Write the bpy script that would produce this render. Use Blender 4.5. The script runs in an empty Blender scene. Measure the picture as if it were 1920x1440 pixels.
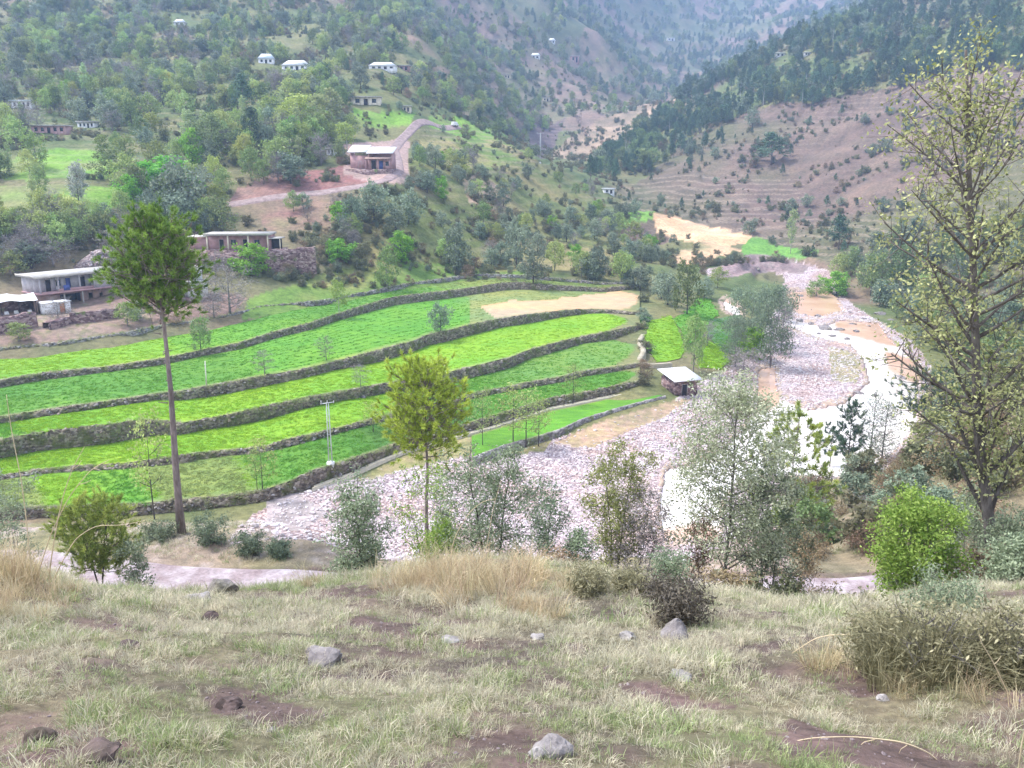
import bpy, math, random
import numpy as np
R = math.radians
rng = np.random.default_rng(7)
random.seed(7)
sc = bpy.context.scene
col = sc.collection

# ------------------------------------------------------------------ camera
FPX, PITCH = 1598.0, R(14.0)          # focal length in pixels of a 1920 x 1440 frame, tilt below level
cP, sP = math.cos(PITCH), math.sin(PITCH)
cam_d = bpy.data.cameras.new('camera')
cam_d.sensor_width = 36.0
cam_d.lens = 36.0 * FPX / 1920.0
cam_d.clip_start, cam_d.clip_end = 0.1, 12000
cam = bpy.data.objects.new('camera', cam_d)
cam.rotation_euler = (R(90) - PITCH, 0, 0)
col.objects.link(cam)
sc.camera = cam

# ------------------------------------------------------------------ sky, sun, exposure
SUN_EL, SUN_AZ = R(58), R(-70)
w = bpy.data.worlds.new('World'); sc.world = w; w.use_nodes = True
nt = w.node_tree; nt.nodes.clear()
sky = nt.nodes.new('ShaderNodeTexSky'); sky.sky_type = 'NISHITA'; sky.sun_disc = False
sky.sun_elevation = SUN_EL; sky.sun_rotation = SUN_AZ; sky.dust_density = 4.0; sky.air_density = 1.0; sky.altitude = 1400
hs = nt.nodes.new('ShaderNodeHueSaturation'); hs.inputs['Saturation'].default_value = 0.42
bg = nt.nodes.new('ShaderNodeBackground'); bg.inputs['Strength'].default_value = 0.13
wo = nt.nodes.new('ShaderNodeOutputWorld')
nt.links.new(sky.outputs[0], hs.inputs['Color']); nt.links.new(hs.outputs[0], bg.inputs['Color'])
nt.links.new(bg.outputs[0], wo.inputs['Surface'])
sd = bpy.data.lights.new('sun', 'SUN'); sd.energy = 1.5; sd.angle = R(10); sd.color = (1.0, 0.96, 0.9)
so = bpy.data.objects.new('sun', sd); col.objects.link(so)
so.rotation_euler = (R(90) - SUN_EL, 0, -SUN_AZ + math.pi)
sc.view_settings.view_transform = 'Standard'; sc.view_settings.look = 'None'
sc.view_settings.exposure = 2.12; sc.view_settings.gamma = 1.0; sc.view_settings.use_curve_mapping = False
sc.cycles.use_denoising = True
sc.cycles.max_bounces = 6; sc.cycles.transparent_max_bounces = 12; sc.cycles.volume_bounces = 1
sc.cycles.diffuse_bounces = 3; sc.cycles.glossy_bounces = 3; sc.cycles.transmission_bounces = 3
sc.cycles.caustics_reflective = False; sc.cycles.caustics_refractive = False

# ------------------------------------------------------------------ pixel <-> place
def tan_up(py):                       # dz/dy of the sight line through image row py
    t = (720.0 - np.asarray(py, float)) / FPX
    return (t * cP - sP) / (cP + t * sP)
def ray_x(px, py, y):                 # x where the sight line meets the plane at forward distance y
    z = y * tan_up(py)
    return (np.asarray(px, float) - 960.0) / FPX * (y * cP - z * sP)
def at_y(px, py, y):
    y = np.asarray(y, float)
    return np.stack([ray_x(px, py, y), y + 0 * np.asarray(px, float), y * tan_up(py)], -1)
def at_z(px, py, z):
    return at_y(px, py, np.asarray(z, float) / tan_up(py))
def project(x, y, z):
    d = y * cP - z * sP
    d = np.where(d < 0.05, 0.05, d)
    return 960 + FPX * x / d, 720 - FPX * (y * sP + z * cP) / d

# ------------------------------------------------------------------ noise
def vnoise(x, y, seed=0):
    x = np.asarray(x, float); y = np.asarray(y, float)
    xi = np.floor(x).astype(np.int64); yi = np.floor(y).astype(np.int64)
    fx = x - xi; fy = y - yi
    fx = fx * fx * (3 - 2 * fx); fy = fy * fy * (3 - 2 * fy)
    def h(a, b):
        n = (a * 374761393 + b * 668265263 + seed * 974711) & 0xffffffff
        n = ((n ^ (n >> 13)) * 1274126177) & 0xffffffff
        n = (n ^ (n >> 16)) & 0xffff
        return n / 65535.0
    return ((h(xi, yi) * (1 - fx) + h(xi + 1, yi) * fx) * (1 - fy) + (h(xi, yi + 1) * (1 - fx) + h(xi + 1, yi + 1) * fx) * fy) * 2 - 1
def fbm(x, y, seed=0, octv=4):
    s = 0; a = 1; t = 0
    for o in range(octv):
        s = s + a * vnoise(x * 2 ** o, y * 2 ** o, seed + o * 17); t += a; a *= 0.55
    return s / t

# ------------------------------------------------------------------ terraces: wall lines read off as (column, top row, foot row)
WALLS = {
 'F': [(-250,965,985),(-100,960,978),(60,952,968),(150,950,966),(258,946,964),(350,938,955),(417,931,948),(500,919,937),(540,905,926),(588,882,912),(623,873,899),(665,859,885),(696,850,870),(727,838,857),(769,822,841),(800,816,832),(840,804,821),(880,793,811),(933,778,797),(1033,747,764),(1073,740,757),(1140,727,743),(1207,711,728),(1257,694,717)],
 'E': [(-250,925,935),(-100,905,912),(0,893,900),(70,882,889),(146,875,884),(229,871,880),(267,865,875),(350,853,869),(375,850,862),(437,844,854),(500,837,848),(540,824,838),(602,810,822),(665,795,804),(760,770,780),(850,749,758),(907,733,743),(940,728,737),(993,717,727),(1053,707,717),(1087,697,707),(1140,690,700),(1187,683,690),(1257,672,677)],
 'D': [(-250,870,905),(-100,842,878),(0,825,860),(67,813,846),(133,803,840),(200,797,833),(267,787,820),(310,790,815),(333,795,817),(383,787,807),(433,777,800),(500,762,787),(567,747,767),(633,735,753),(707,722,740),(780,710,728),(847,697,717),(907,683,703),(957,670,690),(990,657,674),(1040,643,660),(1090,631,645),(1140,622,638),(1187,612,630),(1257,600,612)],
 'C': [(-250,825,835),(-100,800,810),(0,783,795),(100,766,778),(200,753,764),(300,738,750),(333,735,752),(400,723,743),(483,707,727),(567,693,710),(633,677,693),(707,657,680),(773,640,660),(803,627,648),(840,620,640),(890,607,627),(940,597,614),(990,590,607),(1057,582,594),(1107,580,588),(1150,581,588),(1187,585,591),(1257,578,583)],
 'B': [(-250,757,770),(-100,730,743),(0,713,727),(100,697,710),(200,688,698),(300,673,685),(377,657,668),(450,643,655),(513,622,635),(583,605,618),(633,588,601),(673,575,590),(740,556,572),(840,545,560),(890,538,552),(940,530,545),(970,529,543),(1050,535,545),(1130,540,548),(1187,535,543),(1257,530,536)],
 'A': [(-250,690,705),(-100,668,682),(0,653,667),(90,645,660),(170,633,648),(250,620,638),(310,608,624),(350,603,618),(400,597,609),(455,583,597),(483,575,588),(550,568,578),(610,562,572),(680,548,556),(740,535,545),(840,520,530),(900,513,521),(970,515,522),(1050,522,528),(1130,530,534),(1187,528,532),(1257,522,526)],
}
COLS = np.arange(-250, 1201, 5.0)
def smooth(a, k=1):
    for _ in range(k):
        b = a.copy(); b[1:-1] = (a[:-2] + 2 * a[1:-1] + a[2:]) / 4; a = b
    return a
LINE = {}                             # per wall: world polylines of its foot and its top
zf = None
for k in 'FEDCBA':
    arr = np.array(WALLS[k], float)
    top = smooth(np.interp(COLS, arr[:, 0], arr[:, 1]), 2); bot = smooth(np.interp(COLS, arr[:, 0], arr[:, 2]), 2)
    if zf is None:
        z = np.full(len(COLS), -35.0)
        for _ in range(4):
            y = z / tan_up(bot); z = -35.2 + 0.012 * (y - 85)
        zb = z
    else:
        zb = zf + 0.12
    foot = at_z(COLS, bot, zb)
    crown = at_y(COLS, top, foot[:, 1] + 0.35)
    zt = smooth(np.maximum(crown[:, 2], zb + 0.35), 3)
    crown[:, 2] = zt
    crown[:, 0] = ray_x(COLS, top, crown[:, 1])
    LINE[k] = (foot, crown)
    zf = zt
# ------------------------------------------------------------------ terrain: heights from sight lines and distances
Y0 = 6.0
def river_z(y): return -36.3 + 0.014 * (y - 80)
cp = []                               # world control points
def C(px, py, y): cp.append(at_y(px, py, y))
def W(x, y, z): cp.append(np.array([x, y, z], float))
# the hillside one stands on: slope down to its brow
for x in (-14, -7, 0, 7, 14):
    for y in (-4.5, -2, 1):
        W(x * (0.3 + 0.1 * (y + 6)), y, -1.7 - 0.4 * y)
for px in (-500, 0, 480, 960, 1440, 1920, 2400):
    for y in (3.0, 4.6, 7.5):
        W((px - 960) / FPX * y * 1.1, y, -1.7 - 0.4 * y + (0.25 if px < 300 else 0) * (y / 7.5))
BROW = [(-500,985,9.5),(-150,1015,10.5),(30,1060,11.5),(150,1102,14),(400,1118,16),(600,1108,18.5),(800,1092,20),(950,1088,20.5),(1150,1098,19.5),(1350,1112,18),(1500,1136,16.5),(1620,1140,16.2),(1750,1115,17),(1920,1095,17.5),(2400,1060,18)]
for b in BROW: C(*b)
for px in (-500, -150, 150, 400, 640, 900, 1200, 1450, 1700, 2000, 2500):
    for y, z in ((29, -17.4), (37, -21.4), (42.2, -22.6), (46.8, -22.7)):
        d = y * cP - z * sP
        dz = 0.0 if px < 1650 else min(4.0, (px - 1650) / 100 * 0.9) * (1.0 if y < 33 else 0.35)
        dz += 0.8 if (px < 200 and y < 40) else 0
        W((px - 960) / FPX * d, y, z + dz)
# beyond the road: bank down to the river flat
for px in (-400, 60, 340, 560):
    d = 56.0; W((px - 960) / FPX * d, 53, -23.3)
    d = 70.0; W((px - 960) / FPX * d, 66, -29.6)
    d = 80.0; W((px - 960) / FPX * d, 76, -34.3)
for px in (800, 1000, 1200):
    W((px - 960) / FPX * 56, 53, -25.6)
    W((px - 960) / FPX * 68, 63, -31.5)
    W((px - 960) / FPX * 80, 74, -35.4)
for px, y, z in ((1400, 53, -25.6), (1400, 63, -30.5), (1400, 75, -35.0), (1600, 54, -24.5), (1600, 70, -29.0), (1600, 84, -33.0), (1600, 97, -35.4),
                 (1800, 55, -21.0), (1800, 75, -24.5), (1800, 100, -28.5), (1800, 125, -32.0), (2100, 55, -15), (2100, 90, -17), (2100, 130, -22)):
    W((px - 960) / FPX * (y * cP - z * sP), y, z)
# river flat
for px, py in ((700,930),(900,880),(1000,850),(1100,830),(1250,860),(1300,930),(1250,780),(1400,800),(1500,780),(1640,820),(1450,720),(1560,720),(1680,720),(1480,650),(1580,640),(1680,670),(1500,590),(1620,610),(1490,540),(1560,560),(1430,520)):
    y = 100.0
    for _ in range(6): y = river_z(y) / float(tan_up(py))
    C(px, py, y)
# under the terraces the ground lies below the built-up fields
for i, k in enumerate('FEDCBA'):
    foot, crown = LINE[k]
    for j in range(5, len(COLS), 22):
        if k == 'F':
            W(foot[j, 0], foot[j, 1] - 0.9, foot[j, 2] - 0.12)
        nxt = LINE['FEDCBA'[i + 1]][0] if i < 5 else None
        if nxt is not None:
            m = (crown[j] + nxt[j]) / 2; W(m[0], m[1], m[2] - 1.35)
        else:
            W(crown[j, 0], crown[j, 1] + 1.0, crown[j, 2] - 0.1)
    e = (crown[-1] + (LINE['FEDCBA'[i + 1]][0][-1] if i < 5 else crown[-1])) / 2   # the ground comes up to the fields at their river end
    for dx, dz in ((0.8, -0.35), (4.0, -0.5 if k in 'DCBA' else -0.9)):
        W(e[0] + dx, e[1], e[2] + dz)
# fields right of the footpath and the far bank of the flat
for px, py, z in ((1240,640,-32.3),(1300,600,-31.8),(1360,620,-33.0),(1330,670,-33.4),(1380,680,-34.2),(1400,600,-33.4),(1390,560,-32.0),(1300,545,-30.5),(1270,690,-34.2),(1300,720,-35.0)):
    cp.append(at_z(px, py, z))
# left hillside
for c in ((60,615,147),(200,598,156),(330,585,164),(60,575,168),(200,572,170),(330,562,174),(60,540,182),(200,540,182),(440,545,182),(440,497,198),(560,488,205),(480,520,190),
          (650,520,204),(800,490,222),(900,485,238),(600,440,222),(700,440,222),(560,410,232),(430,385,240),(600,362,250),(740,342,258),(690,325,268),(745,300,285),(760,262,330),(830,242,372),
          (330,420,222),(150,470,198),(50,450,196),(120,390,214),(50,340,232),(230,340,236),(150,290,262),(350,300,272),(500,310,268),(590,300,276),
          (40,200,330),(160,236,305),(300,220,335),(450,230,330),(600,210,345),(680,198,352),(780,205,366),(850,300,318),(950,310,340),(820,380,262),(900,420,262),(1000,480,243),(1000,400,300),(1080,470,262),(1100,400,330),(1150,360,385),(950,270,400),
          (300,160,390),(550,130,425),(710,130,432),(450,140,405),(100,130,400),(330,45,525),(0,40,500),(150,0,560),(450,0,610),(620,40,560),(800,70,560),(820,170,450),(900,230,470),(960,260,520),
          (-300,560,180),(-300,420,230),(-300,250,310),(-300,100,430),(-300,-100,620)):
    C(*c)
# valley head, right hillside and the far ranges
for c in ((1010,288,560),(1060,250,640),(1010,240,640),(940,180,640),(1030,130,800),(900,80,760),(1120,180,760),(1130,90,980),(1000,20,980),(1180,210,820),(1200,150,1000),(1250,60,1450),(1350,20,1750),(1250,130,1250),(1500,10,1800),(1650,-20,1900),(1330,120,1300),(1450,50,1500),
          (1100,300,540),(1180,300,500),(1240,240,600),(1180,235,640),(1300,178,650),(1400,120,670),(1500,75,690),(1620,30,690),(1720,-10,690),(1900,-60,690),(2200,-120,640),
          (1300,390,375),(1220,370,410),(1250,330,450),(1330,300,455),(1450,380,380),(1560,400,345),(1450,310,430),(1600,300,405),(1560,210,480),(1700,200,450),(1700,300,370),(1700,400,310),(1850,100,470),(1850,220,380),(1850,320,310),(1850,430,245),(1840,520,215),(2200,400,200),(2200,250,270),(2200,50,430),
          (1240,480,270),(1200,430,318),(1340,470,300),(1330,432,335),(1250,405,352),(1420,455,318),(1500,470,305),(1400,495,278),(1550,490,285),(1620,530,255),(1680,560,232),(1730,600,205),(1780,680,165),(1830,760,140),
          (0,-300,900),(500,-300,1050),(1000,-300,1700),(1350,-250,2600),(1600,-250,2700),(2000,-250,1500),(1400,-420,3600),(600,-450,1900),(2300,-400,2600),(-400,-400,1500)):
    C(*c)
cp = np.array(cp)
def uv_of(x, y): return x / (y + Y0), np.log(np.maximum(y + Y0, 0.3))
cu, cv = uv_of(cp[:, 0], cp[:, 1])
cq = cp[:, 2] / (cp[:, 1] + Y0)
SV = 0.55                              # relative weight of the distance axis
def tps_k(du, dv):
    r2 = du * du + dv * dv
    return 0.5 * r2 * np.log(r2 + 1e-12)
n = len(cp)
K = tps_k(cu[:, None] - cu[None], SV * (cv[:, None] - cv[None])) + np.eye(n) * 2e-5
Pm = np.stack([np.ones(n), cu, cv], 1)
A_ = np.zeros((n + 3, n + 3)); A_[:n, :n] = K; A_[:n, n:] = Pm; A_[n:, :n] = Pm.T
sol = np.linalg.solve(A_, np.concatenate([cq, np.zeros(3)]))
def tps(u, v):
    out = np.empty(u.shape); uf, vf, of = u.ravel(), v.ravel(), out.ravel()
    for s in range(0, len(uf), 20000):
        a, b = uf[s:s + 20000], vf[s:s + 20000]
        of[s:s + 20000] = tps_k(a[:, None] - cu[None], SV * (b[:, None] - cv[None])) @ sol[:n] + sol[n] + sol[n + 1] * a + sol[n + 2] * b
    return of.reshape(u.shape)

gu = np.concatenate([np.linspace(-1.25, -0.66, 40, endpoint=False), np.linspace(-0.66, 0.66, 620), np.linspace(0.66, 1.25, 41)[1:]])
gv = np.linspace(math.log(1.3), math.log(2150), 860)
# coarse solve, then linear refinement keeps the script quick
su = np.linspace(-1.25, 1.25, 260); sv = np.linspace(gv[0], gv[-1], 400)
SQ = tps(*np.meshgrid(su, sv))
def bil(G, au, av, u, v):
    fu = np.clip((u - au[0]) / (au[-1] - au[0]) * (len(au) - 1), 0, len(au) - 1.001)
    fv = np.clip((v - av[0]) / (av[-1] - av[0]) * (len(av) - 1), 0, len(av) - 1.001)
    i = fu.astype(int); j = fv.astype(int); a = fu - i; b = fv - j
    return (G[j, i] * (1 - a) + G[j, i + 1] * a) * (1 - b) + (G[j + 1, i] * (1 - a) + G[j + 1, i + 1] * a) * b
def seg_dist(x, y, pts):
    best = np.full(np.shape(x), 1e9)
    for a, b in zip(pts[:-1], pts[1:]):
        dx, dy = b[0] - a[0], b[1] - a[1]
        t = np.clip(((x - a[0]) * dx + (y - a[1]) * dy) / (dx * dx + dy * dy + 1e-9), 0, 1)
        best = np.minimum(best, np.hypot(x - a[0] - t * dx, y - a[1] - t * dy))
    return best
def in_poly(px, py, poly):
    px = np.asarray(px); py = np.asarray(py)
    ins = np.zeros(px.shape, bool); m = len(poly)
    for i in range(m):
        x1, y1 = poly[i]; x2, y2 = poly[(i + 1) % m]
        if y1 == y2: continue
        ins ^= ((y1 > py) != (y2 > py)) & (px < (x2 - x1) * (py - y1) / (y2 - y1) + x1)
    return ins
def H0(x, y):
    u, v = uv_of(x, y); return bil(SQ, su, sv, u, v) * (y + Y0)
# two dirt roads, as world lines
ROAD = [at_y(px, 900, 1.0) for px in ()]
def wline(items): return np.array([[ (px - 960) / FPX * (y * cP + 5), y] for px, y in items])
def along(px, py, y):
    p = at_y(px, py, y); return [p[0], p[1]]
NEAR_ROAD = np.array([along(*p) for p in ((-500,1010,47.5),(-150,1018,47.5),(60,1040,46.8),(180,1055,46.0),(300,1073,44.7),(460,1083,43.9),(620,1086,43.6),(800,1088,43.5),(1000,1090,43.4),(1200,1090,43.4),(1400,1096,43.2),(1570,1099,43.2),(1700,1090,43.8),(1900,1075,44.6),(2400,1050,46))])
HILL_ROAD = np.array([along(*p) for p in ((425,383,240),(520,370,246),(600,360,250),(680,352,254),(725,340,259),(748,318,272),(744,296,287),(738,278,305),(752,262,328),(785,250,352),(828,242,372),(860,240,392))])
def roughness(x, y):
    far = np.clip(y / 300, 0, 1)
    a = 0.05 * np.clip(y / 8, 0.5, 1) + 0.02 * np.minimum(y, 45) / 10 + 2.0 * far * np.clip((y - 120) / 200, 0, 1)
    s = 2.2 + 14 * far
    return a, s
def H(x, y):
    x = np.asarray(x, float); y = np.asarray(y, float)
    z = H0(x, y)
    near = fbm(x / 1.3, y / 1.3, 3, 4) * 0.16 + fbm(x / 4.0, y / 4.0, 31, 2) * 0.22
    wn = np.clip((40 - y) / 12, 0, 1)
    mid = fbm(x / 3.0, y / 3.0, 5, 3) * 0.35
    wm = np.clip((y - 28) / 10, 0, 1) * np.clip((90 - y) / 20, 0.12, 1)
    far = fbm(x / 26, y / 26, 9, 4) * 3.6 + fbm(x / 7, y / 7, 12, 2) * 0.7
    wf = np.clip((y - 205) / 60, 0, 1) * np.clip(0.5 + y / 800, 0, 1.6)
    big = fbm(x / 150, y / 150, 21, 3) * 34 * np.clip((y - 480) / 500, 0, 1)
    off = near * wn + mid * wm + far * wf + big
    dr = np.minimum(seg_dist(x, y, NEAR_ROAD), seg_dist(x, y, HILL_ROAD))
    # cross terraces on the farmed slopes
    ty = np.clip((y - 215) / 20, 0, 1) * np.clip((640 - y) / 80, 0, 1)
    step = 2.2
    zz = z + far * 0.35; fr = zz / step - np.floor(zz / step)
    terr = (np.clip((fr - 0.55) / 0.45, 0, 1) - fr) * step
    tm = np.clip(0.55 + 1.1 * fbm(x / 70, y / 70, 44, 2), 0, 1)
    off = off + terr * ty * tm * 0.9
    wd = np.clip((dr - 2.2) / 5, 0, 1)
    return z + off * wd
GU, GV = np.meshgrid(gu, gv)
GY = np.exp(GV) - Y0; GX = GU * np.exp(GV)
GZ = H(GX, GY)
lu = np.linspace(-1.25, 1.25, 900)
HG = H(np.meshgrid(lu, gv)[0] * np.exp(np.meshgrid(lu, gv)[1]), np.exp(np.meshgrid(lu, gv)[1]) - Y0)
def G(x, y):                           # ground height on the built sheet
    x = np.asarray(x, float); y = np.asarray(y, float)
    u, v = uv_of(x, y); return bil(HG, lu, gv, u, v)
YS = np.exp(np.linspace(math.log(2.5), math.log(3500), 2600))
def hit(px, py, ymin=2.5, ymax=3500):  # where the sight line meets the ground
    m = (YS >= ymin) & (YS <= ymax); ys = YS[m]
    x = ray_x(px, py, ys); z = ys * tan_up(py); g = G(x, ys)
    below = np.nonzero(z <= g)[0]
    i = below[0] if len(below) else len(ys) - 1
    return np.array([x[i], ys[i], g[i]])
def spot(px, y, py=900):               # a ground point in image column px at forward distance y
    z = y * float(tan_up(py))
    for _ in range(5):
        x = (px - 960) / FPX * (y * cP - z * sP); z = float(G(x, y))
    return np.array([x, y, z])
def top_z(y, py): return y * float(tan_up(py))
# ------------------------------------------------------------------ mesh and object helpers
def mesh_from(name, V, F, mats=(), attrs=None, fmat=None, smooth_shade=False):
    """V (n,3); F (m,k) array with -1 absent or list of arrays of equal-width faces"""
    V = np.asarray(V, np.float32)
    groups = F if isinstance(F, list) else [F]
    groups = [np.asarray(g, np.int32) for g in groups if len(g)]
    loops = np.concatenate([g.ravel() for g in groups]) if groups else np.zeros(0, np.int32)
    tot = np.concatenate([np.full(len(g), g.shape[1], np.int32) for g in groups]) if groups else np.zeros(0, np.int32)
    me = bpy.data.meshes.new(name)
    me.vertices.add(len(V)); me.vertices.foreach_set('co', V.ravel())
    me.loops.add(len(loops)); me.loops.foreach_set('vertex_index', loops)
    me.polygons.add(len(tot))
    st = np.concatenate([[0], np.cumsum(tot)[:-1]]).astype(np.int32) if len(tot) else tot
    me.polygons.foreach_set('loop_start', st); me.polygons.foreach_set('loop_total', tot)
    for m in mats: me.materials.append(m)
    if fmat is not None: me.polygons.foreach_set('material_index', np.asarray(fmat, np.int32))
    if smooth_shade: me.polygons.foreach_set('use_smooth', np.ones(len(tot), bool))
    for k, a in (attrs or {}).items():
        a = np.asarray(a, np.float32)
        if a.ndim == 1:
            t = me.attributes.new(k, 'FLOAT', 'POINT'); t.data.foreach_set('value', a)
        else:
            if a.shape[1] == 3: a = np.concatenate([a, np.ones((len(a), 1), np.float32)], 1)
            t = me.attributes.new(k, 'FLOAT_COLOR', 'POINT'); t.data.foreach_set('color', a.ravel())
    me.update(calc_edges=True); me.validate()
    return me
def put(name, me, parent=None, loc=None, rotz=0, scale=1):
    o = bpy.data.objects.new(name, me); col.objects.link(o)
    if parent is not None: o.parent = parent
    if loc is not None: o.location = tuple(float(a) for a in loc)
    if rotz: o.rotation_euler = (0, 0, rotz)
    if scale != 1: o.scale = (scale,) * 3 if np.isscalar(scale) else scale
    return o
def root(name, loc, rotz=0): return put(name, None, None, loc, rotz)
def tag(o, label=None, cat=None, group=None, kind=None):
    if label: o['label'] = label
    if cat: o['category'] = cat
    if group: o['group'] = group
    if kind: o['kind'] = kind
    return o
def grid_faces(nr, nc):
    i = np.arange(nr - 1)[:, None] * nc + np.arange(nc - 1)[None]
    return np.stack([i, i + 1, i + nc + 1, i + nc], -1).reshape(-1, 4)
class MB:
    """collects boxes, tubes and leaf faces with a tint per vertex and a material slot per face"""
    def __init__(s): s.V = []; s.Q = []; s.T = []; s.tint = []; s.qm = []; s.tm = []; s.n = 0
    def add(s, V, Q=None, T=None, tint=0.5, slot=0):
        V = np.asarray(V, float).reshape(-1, 3)
        s.V.append(V); s.tint.append(np.broadcast_to(np.asarray(tint, float), (len(V),)).copy())
        if Q is not None and len(Q): q = np.asarray(Q) + s.n; s.Q.append(q); s.qm.append(np.full(len(q), slot))
        if T is not None and len(T): t = np.asarray(T) + s.n; s.T.append(t); s.tm.append(np.full(len(t), slot))
        s.n += len(V); return s
    def box(s, x0, x1, y0, y1, z0, z1, slot=0, tint=0.5):
        V = [(x, y, z) for z in (z0, z1) for y in (y0, y1) for x in (x0, x1)]
        return s.add(V, [(0, 2, 3, 1), (4, 5, 7, 6), (0, 1, 5, 4), (2, 6, 7, 3), (0, 4, 6, 2), (1, 3, 7, 5)], slot=slot, tint=tint)
    def hexa(s, P, slot=0, tint=0.5):   # bottom quad then top quad, same winding
        return s.add(P, [(3, 2, 1, 0), (4, 5, 6, 7), (0, 1, 5, 4), (1, 2, 6, 5), (2, 3, 7, 6), (3, 0, 4, 7)], slot=slot, tint=tint)
    def tube(s, P, rad, sides=6, slot=0, tint=0.5, cap=True):
        P = np.asarray(P, float); rad = np.broadcast_to(np.asarray(rad, float), (len(P),))
        d = np.gradient(P, axis=0); d /= np.linalg.norm(d, axis=1, keepdims=True) + 1e-9
        ref = np.array([0.0, 0, 1]) if abs(d[:, 2]).mean() < 0.8 else np.array([1.0, 0, 0])
        a = np.cross(d, ref); a /= np.linalg.norm(a, axis=1, keepdims=True) + 1e-9
        b = np.cross(d, a)
        th = np.arange(sides) / sides * 2 * math.pi
        V = P[:, None] + rad[:, None, None] * (np.cos(th)[None, :, None] * a[:, None] + np.sin(th)[None, :, None] * b[:, None])
        n = len(P); i = np.arange(n - 1)[:, None] * sides; j = np.arange(sides)[None]; k = (j + 1) % sides
        Q = np.stack([i + j, i + k, i + sides + k, i + sides + j], -1).reshape(-1, 4)
        V = V.reshape(-1, 3); T = None
        if cap:
            V = np.concatenate([V, P[-1:], P[:1]]); e = (n - 1) * sides
            T = np.concatenate([np.stack([e + np.arange(sides), e + (np.arange(sides) + 1) % sides, np.full(sides, n * sides)], 1),
                                np.stack([(np.arange(sides) + 1) % sides, np.arange(sides), np.full(sides, n * sides + 1)], 1)])
        return s.add(V, Q, T, tint=tint, slot=slot)
    def mesh(s, name, mats, smooth_shade=False):
        V = np.concatenate(s.V); F = []; fm = []
        if s.Q: F.append(np.concatenate(s.Q)); fm.append(np.concatenate(s.qm))
        if s.T: F.append(np.concatenate(s.T)); fm.append(np.concatenate(s.tm))
        return mesh_from(name, V, F, mats, {'tint': np.concatenate(s.tint)}, np.concatenate(fm), smooth_shade)

# ------------------------------------------------------------------ materials
def new_mat(name):
    m = bpy.data.materials.new(name); m.use_nodes = True
    n = m.node_tree.nodes; n.clear()
    out = n.new('ShaderNodeOutputMaterial'); b = n.new('ShaderNodeBsdfPrincipled')
    m.node_tree.links.new(b.outputs[0], out.inputs['Surface'])
    b.inputs['Roughness'].default_value = 0.9
    b.inputs['Specular IOR Level'].default_value = 0.25
    return m, n, m.node_tree.links, b, out
def math_node(n, l, op, a, b=None, clamp=False):
    m = n.new('ShaderNodeMath'); m.operation = op; m.use_clamp = clamp
    for i, v in enumerate((a, b)):
        if v is None: continue
        if isinstance(v, (int, float)): m.inputs[i].default_value = v
        else: l.new(v, m.inputs[i])
    return m.outputs[0]
def mix_col(n, l, fac, a, b, mode='MIX'):
    m = n.new('ShaderNodeMix'); m.data_type = 'RGBA'; m.blend_type = mode; m.clamp_result = False
    for i, v in ((0, fac), (6, a), (7, b)):
        if isinstance(v, (int, float)): m.inputs[i].default_value = v
        elif isinstance(v, tuple): m.inputs[i].default_value = v + (1,) if len(v) == 3 else v
        else: l.new(v, m.inputs[i])
    return m.outputs[2]
def noise(n, l, scale, detail=4, rough=0.6, vec=None, dist=0.0):
    t = n.new('ShaderNodeTexNoise'); t.inputs['Scale'].default_value = scale; t.inputs['Detail'].default_value = detail
    t.inputs['Roughness'].default_value = rough; t.inputs['Distortion'].default_value = dist
    if vec is not None: l.new(vec, t.inputs['Vector'])
    return t.outputs['Fac']
def ramp(n, l, fac, stops):
    r = n.new('ShaderNodeValToRGB'); e = r.color_ramp.elements
    while len(e) < len(stops): e.new(0.5)
    for q, (p, c) in zip(e, stops): q.position = p; q.color = tuple(c) + (1,) if len(c) == 3 else c
    l.new(fac, r.inputs[0]); return r.outputs[0]
def bump(n, l, b, height, strength=0.5, dist=0.1):
    t = n.new('ShaderNodeBump'); t.inputs['Strength'].default_value = strength; t.inputs['Distance'].default_value = dist
    l.new(height, t.inputs['Height']); l.new(t.outputs[0], b.inputs['Normal'])
def attr(n, name, inst=False):
    a = n.new('ShaderNodeAttribute'); a.attribute_name = name; return a
def pos(n): return n.new('ShaderNodeNewGeometry').outputs['Position']
def objco(n): return n.new('ShaderNodeTexCoord').outputs['Object']

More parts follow.
